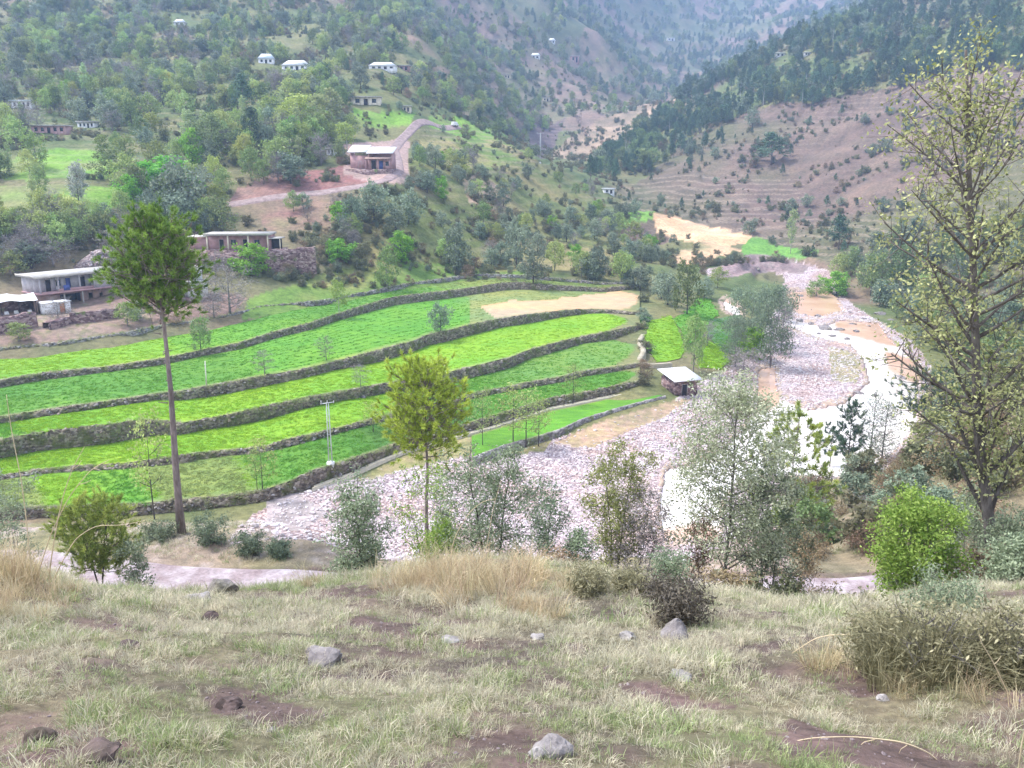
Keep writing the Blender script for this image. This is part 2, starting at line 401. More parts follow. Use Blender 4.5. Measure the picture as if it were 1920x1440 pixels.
MAT = {}
def mat_ground():
    m, n, l, b, out = new_mat('ground')
    p = pos(n); c = attr(n, 'Col').outputs['Color']; g = attr(n, 'gravel').outputs['Fac']; nearf = attr(n, 'near').outputs['Fac']
    fine = noise(n, l, 9.0, 5, 0.7, p); mid = noise(n, l, 0.9, 5, 0.65, p); big = noise(n, l, 0.11, 4, 0.6, p)
    v1 = ramp(n, l, fine, [(0.3, (0.62, 0.6, 0.6)), (0.7, (1.35, 1.35, 1.3))])
    v2 = ramp(n, l, mid, [(0.32, (0.66, 0.68, 0.66)), (0.68, (1.34, 1.3, 1.3))])
    v3 = ramp(n, l, big, [(0.3, (0.78, 0.84, 0.8)), (0.7, (1.25, 1.16, 1.14))])
    c = mix_col(n, l, 1.0, c, v1, 'MULTIPLY'); c = mix_col(n, l, 1.0, c, v2, 'MULTIPLY'); c = mix_col(n, l, 1.0, c, v3, 'MULTIPLY')
    # risers of the old cultivation steps: earth lines that follow the contour
    sx = n.new('ShaderNodeSeparateXYZ'); l.new(p, sx.inputs[0]); tm = attr(n, 'steps').outputs['Fac']
    zc = math_node(n, l, 'ADD', math_node(n, l, 'MULTIPLY', sx.outputs[2], 0.42), math_node(n, l, 'MULTIPLY', noise(n, l, 0.03, 3, 0.5, p), 3.0))
    fr_ = math_node(n, l, 'FRACT', zc); ln_ = ramp(n, l, fr_, [(0.0, (0, 0, 0)), (0.12, (1, 1, 1)), (0.34, (1, 1, 1)), (0.46, (0, 0, 0))])
    lf = math_node(n, l, 'MULTIPLY', math_node(n, l, 'MULTIPLY', ln_, tm), ramp(n, l, mid, [(0.38, (0, 0, 0)), (0.55, (1, 1, 1))]))
    c = mix_col(n, l, math_node(n, l, 'MULTIPLY', lf, 0.55), c, (0.30, 0.23, 0.175))
    # cobbles on the river flat
    vo = n.new('ShaderNodeTexVoronoi'); vo.inputs['Scale'].default_value = 3.4; l.new(p, vo.inputs['Vector'])
    vo2 = n.new('ShaderNodeTexVoronoi'); vo2.inputs['Scale'].default_value = 7.0; l.new(p, vo2.inputs['Vector'])
    sep = n.new('ShaderNodeSeparateColor'); l.new(vo.outputs['Color'], sep.inputs[0])
    sep2 = n.new('ShaderNodeSeparateColor'); l.new(vo2.outputs['Color'], sep2.inputs[0])
    peb = ramp(n, l, sep.outputs[0], [(0.0, (0.26, 0.215, 0.225)), (0.3, (0.42, 0.365, 0.37)), (0.65, (0.57, 0.51, 0.51)), (1.0, (0.76, 0.71, 0.7))])
    peb2 = ramp(n, l, sep2.outputs[0], [(0.0, (0.72, 0.68, 0.7)), (1.0, (1.2, 1.17, 1.17))])
    peb = mix_col(n, l, 1.0, peb, peb2, 'MULTIPLY')
    silt = ramp(n, l, big, [(0.42, (1.0, 1.0, 1.0)), (0.6, (0.86, 0.76, 0.68))]); peb = mix_col(n, l, 1.0, peb, silt, 'MULTIPLY')
    edge = ramp(n, l, vo.outputs['Distance'], [(0.35, (1, 1, 1)), (0.7, (0.6, 0.56, 0.57))])
    peb = mix_col(n, l, 0.7, peb, edge, 'MULTIPLY')
    patch = ramp(n, l, mid, [(0.35, (0.74, 0.7, 0.72)), (0.6, (1.08, 1.06, 1.06))])
    peb = mix_col(n, l, 1.0, peb, patch, 'MULTIPLY')
    gm = math_node(n, l, 'ADD', g, math_node(n, l, 'MULTIPLY', math_node(n, l, 'SUBTRACT', big, 0.5), 1.2))
    gf = math_node(n, l, 'MULTIPLY', math_node(n, l, 'SUBTRACT', gm, 0.35, True), 4.0, True)
    c = mix_col(n, l, gf, c, peb)
    l.new(c, b.inputs['Base Color'])
    h = math_node(n, l, 'ADD', math_node(n, l, 'MULTIPLY', fine, 0.3), mid)
    hg = math_node(n, l, 'SUBTRACT', h, math_node(n, l, 'MULTIPLY', math_node(n, l, 'MULTIPLY', vo.outputs['Distance'], gf), 2.0))
    bump(n, l, b, math_node(n, l, 'ADD', hg, math_node(n, l, 'MULTIPLY', math_node(n, l, 'MULTIPLY', noise(n, l, 26.0, 5, 0.75, p), nearf), 0.5)), 0.6, 0.18)
    return m
MAT['ground'] = mat_ground()
def mat_field():
    m, n, l, b, out = new_mat('young_wheat')
    p = pos(n); c = attr(n, 'Col').outputs['Color']
    mp = n.new('ShaderNodeMapping'); mp.inputs['Scale'].default_value = (0.5, 1.6, 1.0); mp.inputs['Rotation'].default_value = (0, 0, R(-24)); l.new(p, mp.inputs['Vector'])
    streak = noise(n, l, 0.8, 6, 0.72, mp.outputs[0]); fine = noise(n, l, 6.0, 4, 0.75, p); big = noise(n, l, 0.09, 3, 0.5, p)
    c = mix_col(n, l, 1.0, c, ramp(n, l, streak, [(0.3, (0.62, 0.72, 0.8)), (0.7, (1.34, 1.2, 1.15))]), 'MULTIPLY')
    c = mix_col(n, l, 1.0, c, ramp(n, l, fine, [(0.25, (0.68, 0.74, 0.8)), (0.75, (1.3, 1.22, 1.15))]), 'MULTIPLY')
    c = mix_col(n, l, 1.0, c, ramp(n, l, big, [(0.3, (0.8, 0.94, 1.05)), (0.7, (1.22, 1.04, 0.9))]), 'MULTIPLY')
    l.new(c, b.inputs['Base Color']); bump(n, l, b, math_node(n, l, 'ADD', fine, streak), 0.6, 0.12)
    b.inputs['Roughness'].default_value = 0.8
    return m
MAT['field'] = mat_field()
def mat_stone(name, stops, scale=2.2, moss=0.4, moss_col=(0.12, 0.17, 0.04), bd=0.12):
    m, n, l, b, out = new_mat(name)
    p = pos(n)
    mp = n.new('ShaderNodeMapping'); mp.inputs['Scale'].default_value = (1, 1, 1.7); l.new(p, mp.inputs['Vector'])
    vo = n.new('ShaderNodeTexVoronoi'); vo.inputs['Scale'].default_value = scale; l.new(mp.outputs[0], vo.inputs['Vector'])
    sep = n.new('ShaderNodeSeparateColor'); l.new(vo.outputs['Color'], sep.inputs[0])
    c = ramp(n, l, sep.outputs[0], stops)
    fine = noise(n, l, 7.0, 5, 0.7, p); big = noise(n, l, 0.5, 4, 0.65, p)
    c = mix_col(n, l, 1.0, c, ramp(n, l, fine, [(0.3, (0.6, 0.6, 0.6)), (0.7, (1.3, 1.3, 1.3))]), 'MULTIPLY')
    mf = ramp(n, l, big, [(0.62 - moss * 0.3, (0, 0, 0)), (0.75 - moss * 0.3, (1, 1, 1))])
    c = mix_col(n, l, mf, c, moss_col)
    l.new(c, b.inputs['Base Color'])
    bump(n, l, b, math_node(n, l, 'SUBTRACT', fine, vo.outputs['Distance']), 0.9, bd)
    return m
MAT['terrace_stone'] = mat_stone('terrace_stone', [(0, (0.1, 0.08, 0.062)), (0.5, (0.2, 0.165, 0.13)), (1, (0.38, 0.33, 0.27))], 2.4, 0.42, (0.13, 0.14, 0.055))
MAT['grey_stone'] = mat_stone('grey_stone', [(0, (0.13, 0.115, 0.12)), (0.5, (0.26, 0.235, 0.235)), (1, (0.42, 0.4, 0.38))], 2.0, 0.35, (0.16, 0.18, 0.08))
MAT['purple_stone'] = mat_stone('purple_stone', [(0, (0.1, 0.06, 0.065)), (0.5, (0.24, 0.15, 0.15)), (1, (0.42, 0.32, 0.3))], 1.9, 0.1)
MAT['rock'] = mat_stone('field_rock', [(0, (0.17, 0.15, 0.15)), (1, (0.27, 0.245, 0.24))], 6, 0.2, (0.2, 0.19, 0.1), 0.03)
MAT['pale_rock'] = mat_stone('pale_rock', [(0, (0.22, 0.2, 0.195)), (1, (0.36, 0.335, 0.32))], 7, 0.1, (0.3, 0.3, 0.2), 0.03)
MAT['dark_rock'] = mat_stone('dark_clod', [(0, (0.06, 0.045, 0.042)), (1, (0.14, 0.1, 0.095))], 9, 0.1, (0.08, 0.07, 0.04), 0.03)
def mat_road(name, a, b_, c_):
    m, n, l, b, out = new_mat(name)
    p = pos(n); f = noise(n, l, 5.0, 5, 0.7, p); g = noise(n, l, 0.7, 4, 0.6, p)
    c = ramp(n, l, g, [(0.3, a), (0.55, b_), (0.72, c_)])
    c = mix_col(n, l, 1.0, c, ramp(n, l, f, [(0.3, (0.7, 0.7, 0.7)), (0.7, (1.25, 1.25, 1.25))]), 'MULTIPLY')
    l.new(c, b.inputs['Base Color']); bump(n, l, b, f, 0.6, 0.05); return m
MAT['road'] = mat_road('dirt_road', (0.22, 0.16, 0.165), (0.36, 0.3, 0.315), (0.5, 0.45, 0.47)); MAT['hillroad'] = mat_road('hill_road', (0.2, 0.14, 0.135), (0.3, 0.225, 0.215), (0.38, 0.3, 0.29))
MAT['path'] = mat_road('footpath', (0.26, 0.23, 0.16), (0.36, 0.32, 0.24), (0.44, 0.4, 0.31))
def mat_water():
    m, n, l, b, out = new_mat('muddy_water')
    p = pos(n)
    mp = n.new('ShaderNodeMapping'); mp.inputs['Scale'].default_value = (1.0, 1.0, 1.0); l.new(p, mp.inputs['Vector'])
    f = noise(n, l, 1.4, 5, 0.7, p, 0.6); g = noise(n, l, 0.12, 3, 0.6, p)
    glare_noise = noise(n, l, 0.8, 6, 0.75, p, 1.2)
    glare = attr(n, 'painted_glare').outputs['Fac']
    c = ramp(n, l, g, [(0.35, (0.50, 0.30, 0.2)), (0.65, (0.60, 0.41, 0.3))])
    ff = math_node(n, l, 'ADD', math_node(n, l, 'MULTIPLY', glare, 1.25), math_node(n, l, 'MULTIPLY', math_node(n, l, 'SUBTRACT', glare_noise, 0.62), 2.2), True)
    wh = ramp(n, l, noise(n, l, 0.5, 5, 0.7, p, 0.8), [(0.3, (0.55, 0.46, 0.40)), (0.5, (0.74, 0.69, 0.65)), (0.7, (0.84, 0.81, 0.79))])  # sky glare painted into the base colour as near-white water, broken by noise
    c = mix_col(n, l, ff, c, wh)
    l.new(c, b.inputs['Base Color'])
    b.inputs['Roughness'].default_value = 0.1; b.inputs['IOR'].default_value = 1.33; b.inputs['Specular IOR Level'].default_value = 0.5
    bump(n, l, b, f, 0.2, 0.06); return m
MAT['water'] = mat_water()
def plain(name, c, rough=0.8, var=0.25, scale=1.5, bumpy=0.2, metal=0.0):
    m, n, l, b, out = new_mat(name)
    p = pos(n); f = noise(n, l, scale, 5, 0.65, p); g = noise(n, l, scale * 9, 3, 0.6, p)
    k = ramp(n, l, f, [(0.3, (1 - var,) * 3), (0.7, (1 + var,) * 3)])
    k2 = ramp(n, l, g, [(0.3, (1 - var * .5,) * 3), (0.7, (1 + var * .5,) * 3)])
    cc = mix_col(n, l, 1.0, mix_col(n, l, 1.0, tuple(c), k, 'MULTIPLY'), k2, 'MULTIPLY')
    l.new(cc, b.inputs['Base Color']); b.inputs['Roughness'].default_value = rough; b.inputs['Metallic'].default_value = metal
    if bumpy: bump(n, l, b, g, bumpy, 0.02)
    return m

# ------------------------------------------------------------------ ground sheet with its surface covers
PXG, PYG = project(GX, GY, H0(GX, GY))
wx = fbm(GX / (2 + GY / 14), GY / (2 + GY / 14), 61, 3); wy = fbm(GX / (2 + GY / 14), GY / (2 + GY / 14), 77, 3)
WPX = PXG + wx * 14; WPY = PYG + wy * 7
def zone(poly, y0=50, y1=2000, warp=True):
    return in_poly(WPX if warp else PXG, WPY if warp else PYG, poly) & (GY > y0) & (GY < y1)
COLR = np.zeros(GX.shape + (3,))
n1 = fbm(GX / 20, GY / 20, 90, 4); n2 = fbm(GX / 60, GY / 60, 95, 3); n3 = fbm(GX / 0.9, GY / 0.9, 99, 4)
def lerp(a, b, t): t = np.clip(t, 0, 1)[..., None]; return np.asarray(a) * (1 - t) + np.asarray(b) * t
# slopes in general: green turf, dry turf, bare brown soil
COLR[:] = lerp(lerp((0.09, 0.125, 0.045), (0.155, 0.155, 0.07), n1 * 1.6 + 0.4), (0.19, 0.135, 0.105), n2 * 2.2 - 0.15)
far = GY > 640
COLR[far] = lerp(lerp((0.09, 0.115, 0.06), (0.14, 0.14, 0.085), n1 * 1.5 + 0.5), (0.19, 0.14, 0.12), n2 * 2.5 + 0.15)[far]
def paint(poly, c, y0=50, y1=2000, warp=True):
    z = zone(poly, y0, y1, warp); COLR[z] = (np.broadcast_to(c, COLR.shape))[z]; return z
# right-hand brown slope
BROWN = [(1150,480),(1180,360),(1290,260),(1400,215),(1500,190),(1650,170),(1760,130),(2400,60),(2400,560),(1760,560),(1550,485),(1300,430)]
paint(BROWN, lerp(lerp((0.115, 0.083, 0.072), (0.16, 0.118, 0.095), n1 * 1.5 + 0.4), (0.105, 0.105, 0.058), n2 * 2 + 0.3), 200, 800)
paint([(1000,120),(1150,40),(1240,150),(1160,200),(1040,230),(940,200),(860,130)], lerp((0.2, 0.15, 0.125), (0.14, 0.14, 0.085), n1 * 2 + 0.5), 480, 1200)
paint([(790,120),(880,150),(1000,200),(1050,240),(960,250),(860,215),(800,170)], lerp((0.22, 0.165, 0.13), (0.17, 0.16, 0.09), n1 * 2 + 0.3), 380, 1000)
paint([(985,235),(1060,222),(1040,270),(1012,310),(990,290)], (0.11, 0.085, 0.095), 400, 900)
paint([(1015,300),(1110,235),(1290,172),(1310,190),(1190,250),(1110,300)], lerp((0.36, 0.27, 0.2), (0.2, 0.16, 0.12), n1 * 2 + 0.5), 420, 900)
# central spur, olive-yellow turf
paint([(760,290),(880,270),(1000,305),(1120,385),(1210,480),(1000,520),(700,505),(640,430),(760,380)], lerp(lerp((0.115, 0.145, 0.045), (0.21, 0.19, 0.085), n1 * 2 + 0.45), (0.24, 0.17, 0.135), n2 * 3 - 0.4), 190, 480)
paint([(780,262),(980,262),(1000,300),(880,318),(790,300)], lerp((0.13, 0.2, 0.045), (0.24, 0.22, 0.1), n1 * 2 + 0.4), 250, 520)
paint([(850,310),(960,350),(960,400),(880,380)], lerp((0.36, 0.27, 0.2), (0.2, 0.19, 0.09), n1 * 3 + 0.3), 220, 420)
# meadows and the turf banks above the fields
paint([(455,600),(470,560),(620,505),(760,490),(900,490),(1000,505),(980,530),(800,560),(640,585)], lerp((0.115, 0.2, 0.04), (0.2, 0.2, 0.075), n1 * 2 + 0.35), 140, 300)
for q in ([(-60,338),(225,342),(232,378),(130,412),(-60,415)], [(-60,305),(110,280),(200,278),(230,310),(200,328),(-60,328)], [(60,415),(150,418),(120,440),(40,440)], [(800,215),(880,225),(960,262),(860,262),(800,240)], [(660,205),(770,210),(760,240),(660,235)]):
    paint(q, lerp(lerp((0.13, 0.26, 0.035), (0.17, 0.31, 0.045), n1 + 0.5), (0.17, 0.19, 0.08), (n2 + n1) * 2.2 + (0.0 if q[0][0] < 0 else 0.55)), 150, 520)
# bare earth: yards, road cut, sandy plots
YARD = lerp(lerp((0.19, 0.13, 0.115), (0.26, 0.195, 0.165), n1 * 2 + 0.5), (0.15, 0.16, 0.07), n3 * 1.4 + n1 - .1)
paint([(-200,575),(380,545),(470,556),(440,585),(330,606),(200,625),(90,640),(-200,655)], YARD, 130, 185)
paint([(425,388),(450,345),(520,318),(690,312),(720,335),(680,348),(520,372)], lerp((0.2, 0.1, 0.095), (0.28, 0.17, 0.15), n1 * 2 + 0.5), 215, 300)
paint([(490,392),(610,372),(670,392),(640,430),(560,440),(500,430)], lerp((0.21, 0.12, 0.11), (0.2, 0.17, 0.1), n1 * 3 + 0.2), 205, 260)
paint([(640,275),(760,262),(760,345),(690,345),(640,330)], (0.33, 0.24, 0.225), 250, 330)
SAND = lerp((0.5, 0.32, 0.19), (0.62, 0.43, 0.28), n1 + 0.5)
paint([(1225,398),(1260,402),(1340,422),(1415,440),(1412,458),(1340,468),(1290,450),(1240,425)], SAND, 240, 420)
paint([(1265,462),(1330,455),(1400,472),(1330,488),(1268,492)], lerp((0.5, 0.34, 0.22), (0.24, 0.22, 0.12), n1 * 3 + 0.3), 220, 330)
paint([(1395,468),(1420,444),(1470,455),(1545,468),(1500,482),(1400,487)], (0.12, 0.27, 0.05), 240, 360)
paint([(1165,400),(1235,398),(1230,412),(1170,418)], (0.15, 0.3, 0.05), 260, 420)
# river flat
flat = (GY > 50) & (GY < 300)
FLAT = [(425,1012),(470,965),(560,930),(600,912),(760,868),(900,828),(1045,822),(1255,758),(1300,722),(1365,690),(1420,640),(1450,590),(1470,520),(1400,505),(1330,520),(1320,505),(1420,480),(1530,490),(1560,520),(1600,575),(1700,640),(1735,690),(1720,800),(1650,890),(1540,900),(1470,930),(1400,1000),(1300,1050),(1000,1075),(560,1075)]
gr = zone(FLAT, 50, 300, True); COLR[gr] = lerp((0.42, 0.35, 0.34), (0.55, 0.48, 0.46), n1 + 0.5)[gr]
gravel = gr.astype(float)
for q, c in (([(640,900),(760,855),(900,812),(960,812),(1045,812),(1020,850),(900,850),(820,866),(700,895)], lerp((0.3, 0.25, 0.15), (0.24, 0.24, 0.1), n3 + 0.5)),
             ([(1040,830),(1130,790),(1255,752),(1300,745),(1240,785),(1200,800),(1110,840)], lerp((0.34, 0.24, 0.19), (0.28, 0.24, 0.13), n3 + 0.4)),
             ([(1545,648),(1600,660),(1612,690),(1600,720),(1555,715),(1550,680)], lerp((0.22, 0.22, 0.12), (0.3, 0.25, 0.17), n3 + 0.5)),
             ([(500,930),(560,925),(620,960),(560,1000),(500,985)], lerp((0.25, 0.215, 0.225), (0.36, 0.32, 0.33), n3 + 0.5))):
    z = zone(q, 50, 300); COLR[z] = c[z]; gravel[z] = 0.0
z = zone([(1330,498),(1420,482),(1530,490),(1500,512),(1400,518),(1340,520)], 200, 320); COLR[z] = lerp((0.2, 0.145, 0.155), (0.3, 0.24, 0.24), n3 + .4)[z]; gravel[z] = 0.0
# bank beyond the near road, then the turf one stands on
bank = (GY > 46) & (GY < 82) & ~gr; COLR[bank] = lerp(lerp((0.3, 0.225, 0.215), (0.2, 0.185, 0.1), n1 * 2 + 0.4), (0.42, 0.36, 0.35), n3 * 2 - 0.2)[bank]
rb = (GY > 46) & (GY < 130) & (PXG > 1480) & ~gr; COLR[rb] = lerp((0.2, 0.17, 0.115), (0.15, 0.155, 0.07), n1 * 2 + 0.5)[rb]
nr = GY <= 46
soil = lerp((0.17, 0.115, 0.11), (0.1, 0.07, 0.065), n3 + 0.4)
turf = lerp(lerp((0.2, 0.165, 0.12), (0.15, 0.15, 0.08), n1 + 0.5), (0.15, 0.11, 0.1), n3 * 1.5 + .3)
bare = np.clip(fbm(GX / 1.3, GY / 0.75, 120, 5) * 2.8 - 0.22, 0, 1)
BARE_POLY = [[(1130,1255),(1240,1300),(1420,1345),(1560,1380),(1760,1440),(1500,1440),(1320,1390),(1180,1330)], [(640,1155),(760,1160),(880,1165),(760,1185),(660,1175)], [(950,1285),(1010,1278),(1090,1300),(1040,1318)], [(380,1310),(470,1300),(620,1370),(520,1390),(400,1350)], [(0,1395),(110,1370),(280,1420),(240,1460),(0,1460)], [(1440,1380),(1600,1375),(1760,1410),(1800,1470),(1450,1470)], [(1380,1230),(1500,1215),(1440,1250)], [(1050,1215),(1130,1225),(1090,1240)], [(1560,1290),(1820,1290),(1850,1330),(1600,1315)]]
for q in BARE_POLY:
    bare[in_poly(PXG + wx * 20, PYG + wy * 12, q) & (GY < 24) & (fbm(GX / .8, GY / .5, 125, 4) > -.22)] = 1.0
COLR[nr] = lerp(turf, soil, bare)[nr]
# water channels
POOLS = [[(1425,690),(1452,690),(1458,745),(1520,768),(1580,755),(1628,715),(1615,672),(1590,645),(1520,628),(1465,612),(1475,597),(1540,612),(1575,600),(1645,605),(1670,640),(1722,690),(1712,800),(1645,872),(1560,893),(1450,884),(1392,895),(1354,935),(1348,1012),(1243,1008),(1238,950),(1250,880),(1330,860),(1405,800),(1420,760)],
         [(1478,548),(1545,543),(1578,582),(1530,594),(1488,586)], [(1355,563),(1387,580),(1384,594),(1358,580)]]
wet = np.zeros(GX.shape, bool)
for q in POOLS: wet |= in_poly(PXG + wx * 9, PYG + wy * 5, q) & (GY > 60) & (GY < 310)
ring = wet.copy()
for _ in range(3):
    e = ring.copy(); e[1:] |= ring[:-1]; e[:-1] |= ring[1:]; e[:, 1:] |= ring[:, :-1]; e[:, :-1] |= ring[:, 1:]; ring = e
ring &= (n3 > -.25) & ~wet; gravel[ring] = 0.25; COLR[ring] = (0.36, 0.285, 0.235)       # silt along the water line
COLR[wet] = (0.3, 0.21, 0.15)
GZ2 = GZ - np.where(wet, 0.75, 0.0)
steps = np.clip(.15 + .9 * fbm(GX / 60, GY / 60, 140, 2), 0, .6) * ((GY > 215) & (GY < 700))
zb_ = in_poly(PXG, PYG, [(1170,345),(1300,320),(1500,330),(1530,400),(1700,420),(1560,480),(1400,440),(1180,400)]) & (GY > 250) & (GY < 500); steps[zb_] = .95
zb_ = in_poly(PXG, PYG, [(780,240),(1000,250),(1010,330),(860,330)]) & (GY > 250) & (GY < 520); steps[zb_] = .8
NR_, NC_ = GX.shape
ground = put('ground', mesh_from('ground', np.stack([GX, GY, GZ2], -1).reshape(-1, 3), grid_faces(NR_, NC_), [MAT['ground']],
             {'Col': COLR.reshape(-1, 3), 'steps': steps.ravel(), 'gravel': gravel.ravel(), 'near': nr.ravel().astype(float)}, smooth_shade=True))
tag(ground, kind='structure')
# river surface: one sheet over the channels
wd = wet.copy()
for _ in range(2):
    e = wd.copy(); e[1:] |= wd[:-1]; e[:-1] |= wd[1:]; e[:, 1:] |= wd[:, :-1]; e[:, :-1] |= wd[:, 1:]; wd = e
fc = grid_faces(NR_, NC_); keep = wd.ravel()[fc].any(1); fc = fc[keep]
used, inv = np.unique(fc.ravel(), return_inverse=True)
glare = np.ones(GX.shape)  # mask of the painted sky glare; the outlined parts keep the plain muddy colour
for q in ([(1470,535),(1580,535),(1600,598),(1540,604),(1470,596)], [(1560,592),(1672,596),(1690,652),(1640,640),(1570,622)], [(1405,672),(1470,680),(1462,752),(1440,768),(1410,770)], [(1650,655),(1730,680),(1715,720),(1660,690)], [(1240,985),(1350,985),(1350,1015),(1240,1015)]): glare[in_poly(PXG + wx * 12, PYG + wy * 6, q)] = 0.0
for _ in range(3): glare[1:-1, 1:-1] = (glare[1:-1, 1:-1] * 2 + glare[:-2, 1:-1] + glare[2:, 1:-1] + glare[1:-1, :-2] + glare[1:-1, 2:]) / 6
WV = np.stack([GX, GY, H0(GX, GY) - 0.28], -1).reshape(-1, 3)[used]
river = put('river', mesh_from('river', WV, inv.reshape(-1, 4), [MAT['water']], {'painted_glare': glare.ravel()[used]}, smooth_shade=True)); tag(river, kind='structure')
# ------------------------------------------------------------------ fields, terrace walls, roads
def strip_mesh(name, rows, mat, cols=None, rough_amp=0.0, seed=0, smooth_shade=True):
    """rows: list of (n,3) polylines from front to back"""
    V = np.stack(rows); 
    if rough_amp: V = V + rough_amp * np.stack([fbm(V[..., 0] * 1.9, V[..., 2] * 3 + V[..., 1], seed, 3), fbm(V[..., 0] * 1.9 + 40, V[..., 2] * 3 + V[..., 1], seed + 5, 3), 0.5 * fbm(V[..., 0] * 1.3, V[..., 1], seed + 9, 3)], -1)
    return mesh_from(name, V.reshape(-1, 3), grid_faces(len(rows), V.shape[1]), [mat], {'Col': cols.reshape(-1, 3)} if cols is not None else None, smooth_shade=smooth_shade)
YG = (0.165, 0.335, 0.014); MG = (0.085, 0.225, 0.02); BG = (0.098, 0.27, 0.018); DG = (0.055, 0.155, 0.022); OG = (0.17, 0.24, 0.055); PG = (0.125, 0.25, 0.042); SD = (0.5, 0.34, 0.2)
FIELD_COL = {  # colour along the image column of each field (named after the wall in front of it), read at its plots
 'F': [(-250, OG), (60, OG), (80, YG), (240, BG), (300, OG), (420, OG), (520, MG), (640, MG), (700, DG), (860, DG), (930, MG), (1200, MG)],
 'E': [(-250, YG), (520, YG), (700, YG), (800, BG), (900, MG), (960, PG), (1200, PG)],
 'D': [(-250, BG), (330, YG), (500, YG), (1000, YG), (1160, YG), (1200, BG)],
 'C': [(-250, MG), (430, MG), (470, BG), (640, BG), (850, BG), (890, PG), (915, SD), (1200, SD)],
 'B': [(-250, BG), (200, YG), (430, BG), (600, MG), (800, PG), (900, OG), (1200, OG)],
}
LABELS = {'F': 'low stone terrace wall along the concrete channel at the foot of the fields', 'E': 'low earthen terrace wall second above the concrete channel',
          'D': 'tall shrubby terrace bank across the middle of the green fields', 'C': 'long stone terrace wall ending below the sandy plot',
          'B': 'grassy terrace wall running up under the sandy plot towards the olive trees', 'A': 'grey dry stone wall below the farmhouse yard'}
FIELD_NAMES = {}
def bezel(P, dz): Q = P.copy(); Q[:, 2] += dz; return Q
NF = 14
def densify(P, k=3):
    t = np.arange(len(P)); tt = np.linspace(0, len(P) - 1, (len(P) - 1) * k + 1)
    return np.stack([np.interp(tt, t, P[:, i]) for i in range(3)], 1)
WALLTOPS = []; CROP = []
for i, k in enumerate('FEDCBA'):
    foot, crown = (densify(a) for a in LINE[k])
    cols_px = np.linspace(COLS[0], COLS[-1], len(foot))
    # the wall, slightly battered, with an uneven top
    rows = []
    capn = fbm(cols_px * 0.16, cols_px * 0 + i, 200 + i, 4) * 0.3
    for t in (-0.9, 0.0, 0.2, 0.4, 0.6, 0.8, 1.0):
        if t < 0: r = foot.copy(); r[:, 1] -= 0.25; r[:, 2] -= 1.0
        else: r = foot * (1 - t) + crown * t; r[:, 1] -= 0.12 * math.sin(t * math.pi); r[:, 2] += capn * t
        rows.append(r)
    back = crown.copy(); back[:, 1] += 0.45; back[:, 2] += capn * 0.5; rows.append(back)
    back = crown.copy(); back[:, 1] += 0.8; back[:, 2] -= 0.6; rows.append(back)
    me = strip_mesh('terrace_wall', rows, MAT['grey_stone'] if k == 'A' else MAT['terrace_stone'], None, 0.3, 50 + i, False)
    wall = put('terrace_wall', me); tag(wall, LABELS[k], 'wall', 'terrace walls between the fields')
    WALLTOPS.append((foot, crown, k))
    if k == 'A': continue
    nfoot = densify(LINE['FEDCBA'[i + 1]][0])
    rows = []; cc = []
    fcs = FIELD_COL[k]; fx = [a for a, _ in fcs]
    base = np.stack([np.interp(cols_px, fx, [c[j] for _, c in fcs]) for j in range(3)], 1)
    c0 = crown.copy(); c0[:, 1] += 0.3; c1 = nfoot.copy(); c1[:, 1] += 0.3
    for r in range(NF):
        t = r / (NF - 1); P = c0 * (1 - t) + c1 * t
        P[:, 2] += 0.05 * fbm(P[:, 0] / 2, P[:, 1] / 2, 70 + i, 2) + 0.02
        pxs = cols_px + (t - 0.5) * 40 + fbm(P[:, 0] / 4, P[:, 1] / 4, 300 + i, 3) * 10   # plots end on slanting lines
        b = np.stack([np.interp(pxs, fx, [c[j] for _, c in fcs]) for j in range(3)], 1)
        if k == 'C':                                     # the sandy plot keeps its own outline, turf behind it
            u = np.clip((cols_px - 905) / 60, 0, 1); lim = 0.52 + 0.45 * np.clip((cols_px - 1040) / 110, 0, 1)
            sandy = (cols_px + 60 * t > 930) & (t < lim + 0.08 * fbm(P[:, 0] / 3, P[:, 1] / 3, 8, 2))
            b = np.where(sandy[:, None], np.array(SD)[None] * (1 + 0.12 * fbm(P[:, 0] / 5, P[:, 1] / 2, 6, 3))[:, None], np.where((cols_px > 880)[:, None], np.array((0.2, 0.25, 0.075))[None], b))
        rnd = np.clip((cols_px + 46 * (2 * t - 1) ** 2 + 6 * fbm(P[:, 0] / 2, P[:, 1] / 2, 330, 2) - {'F': 1190, 'E': 1186, 'D': 1172, 'C': 1196, 'B': 1150}[k]) / 8, 0, 1)[:, None]
        b = b * (1 - rnd) + np.array((0.17, 0.19, 0.075)) * rnd          # plots round off into rough turf
        if r == 0: b = b * 0.4 + np.array((0.26, 0.26, 0.12)) * 0.6     # trodden grassy lip
        if r == NF - 1: b = b * 0.7 + np.array((0.12, 0.17, 0.05)) * 0.3
        rows.append(P); cc.append(b)
        CROP.append((P, b, k, t))
    f = put('field', strip_mesh('field', rows, MAT['field'], np.stack(cc))); tag(f, kind='structure')
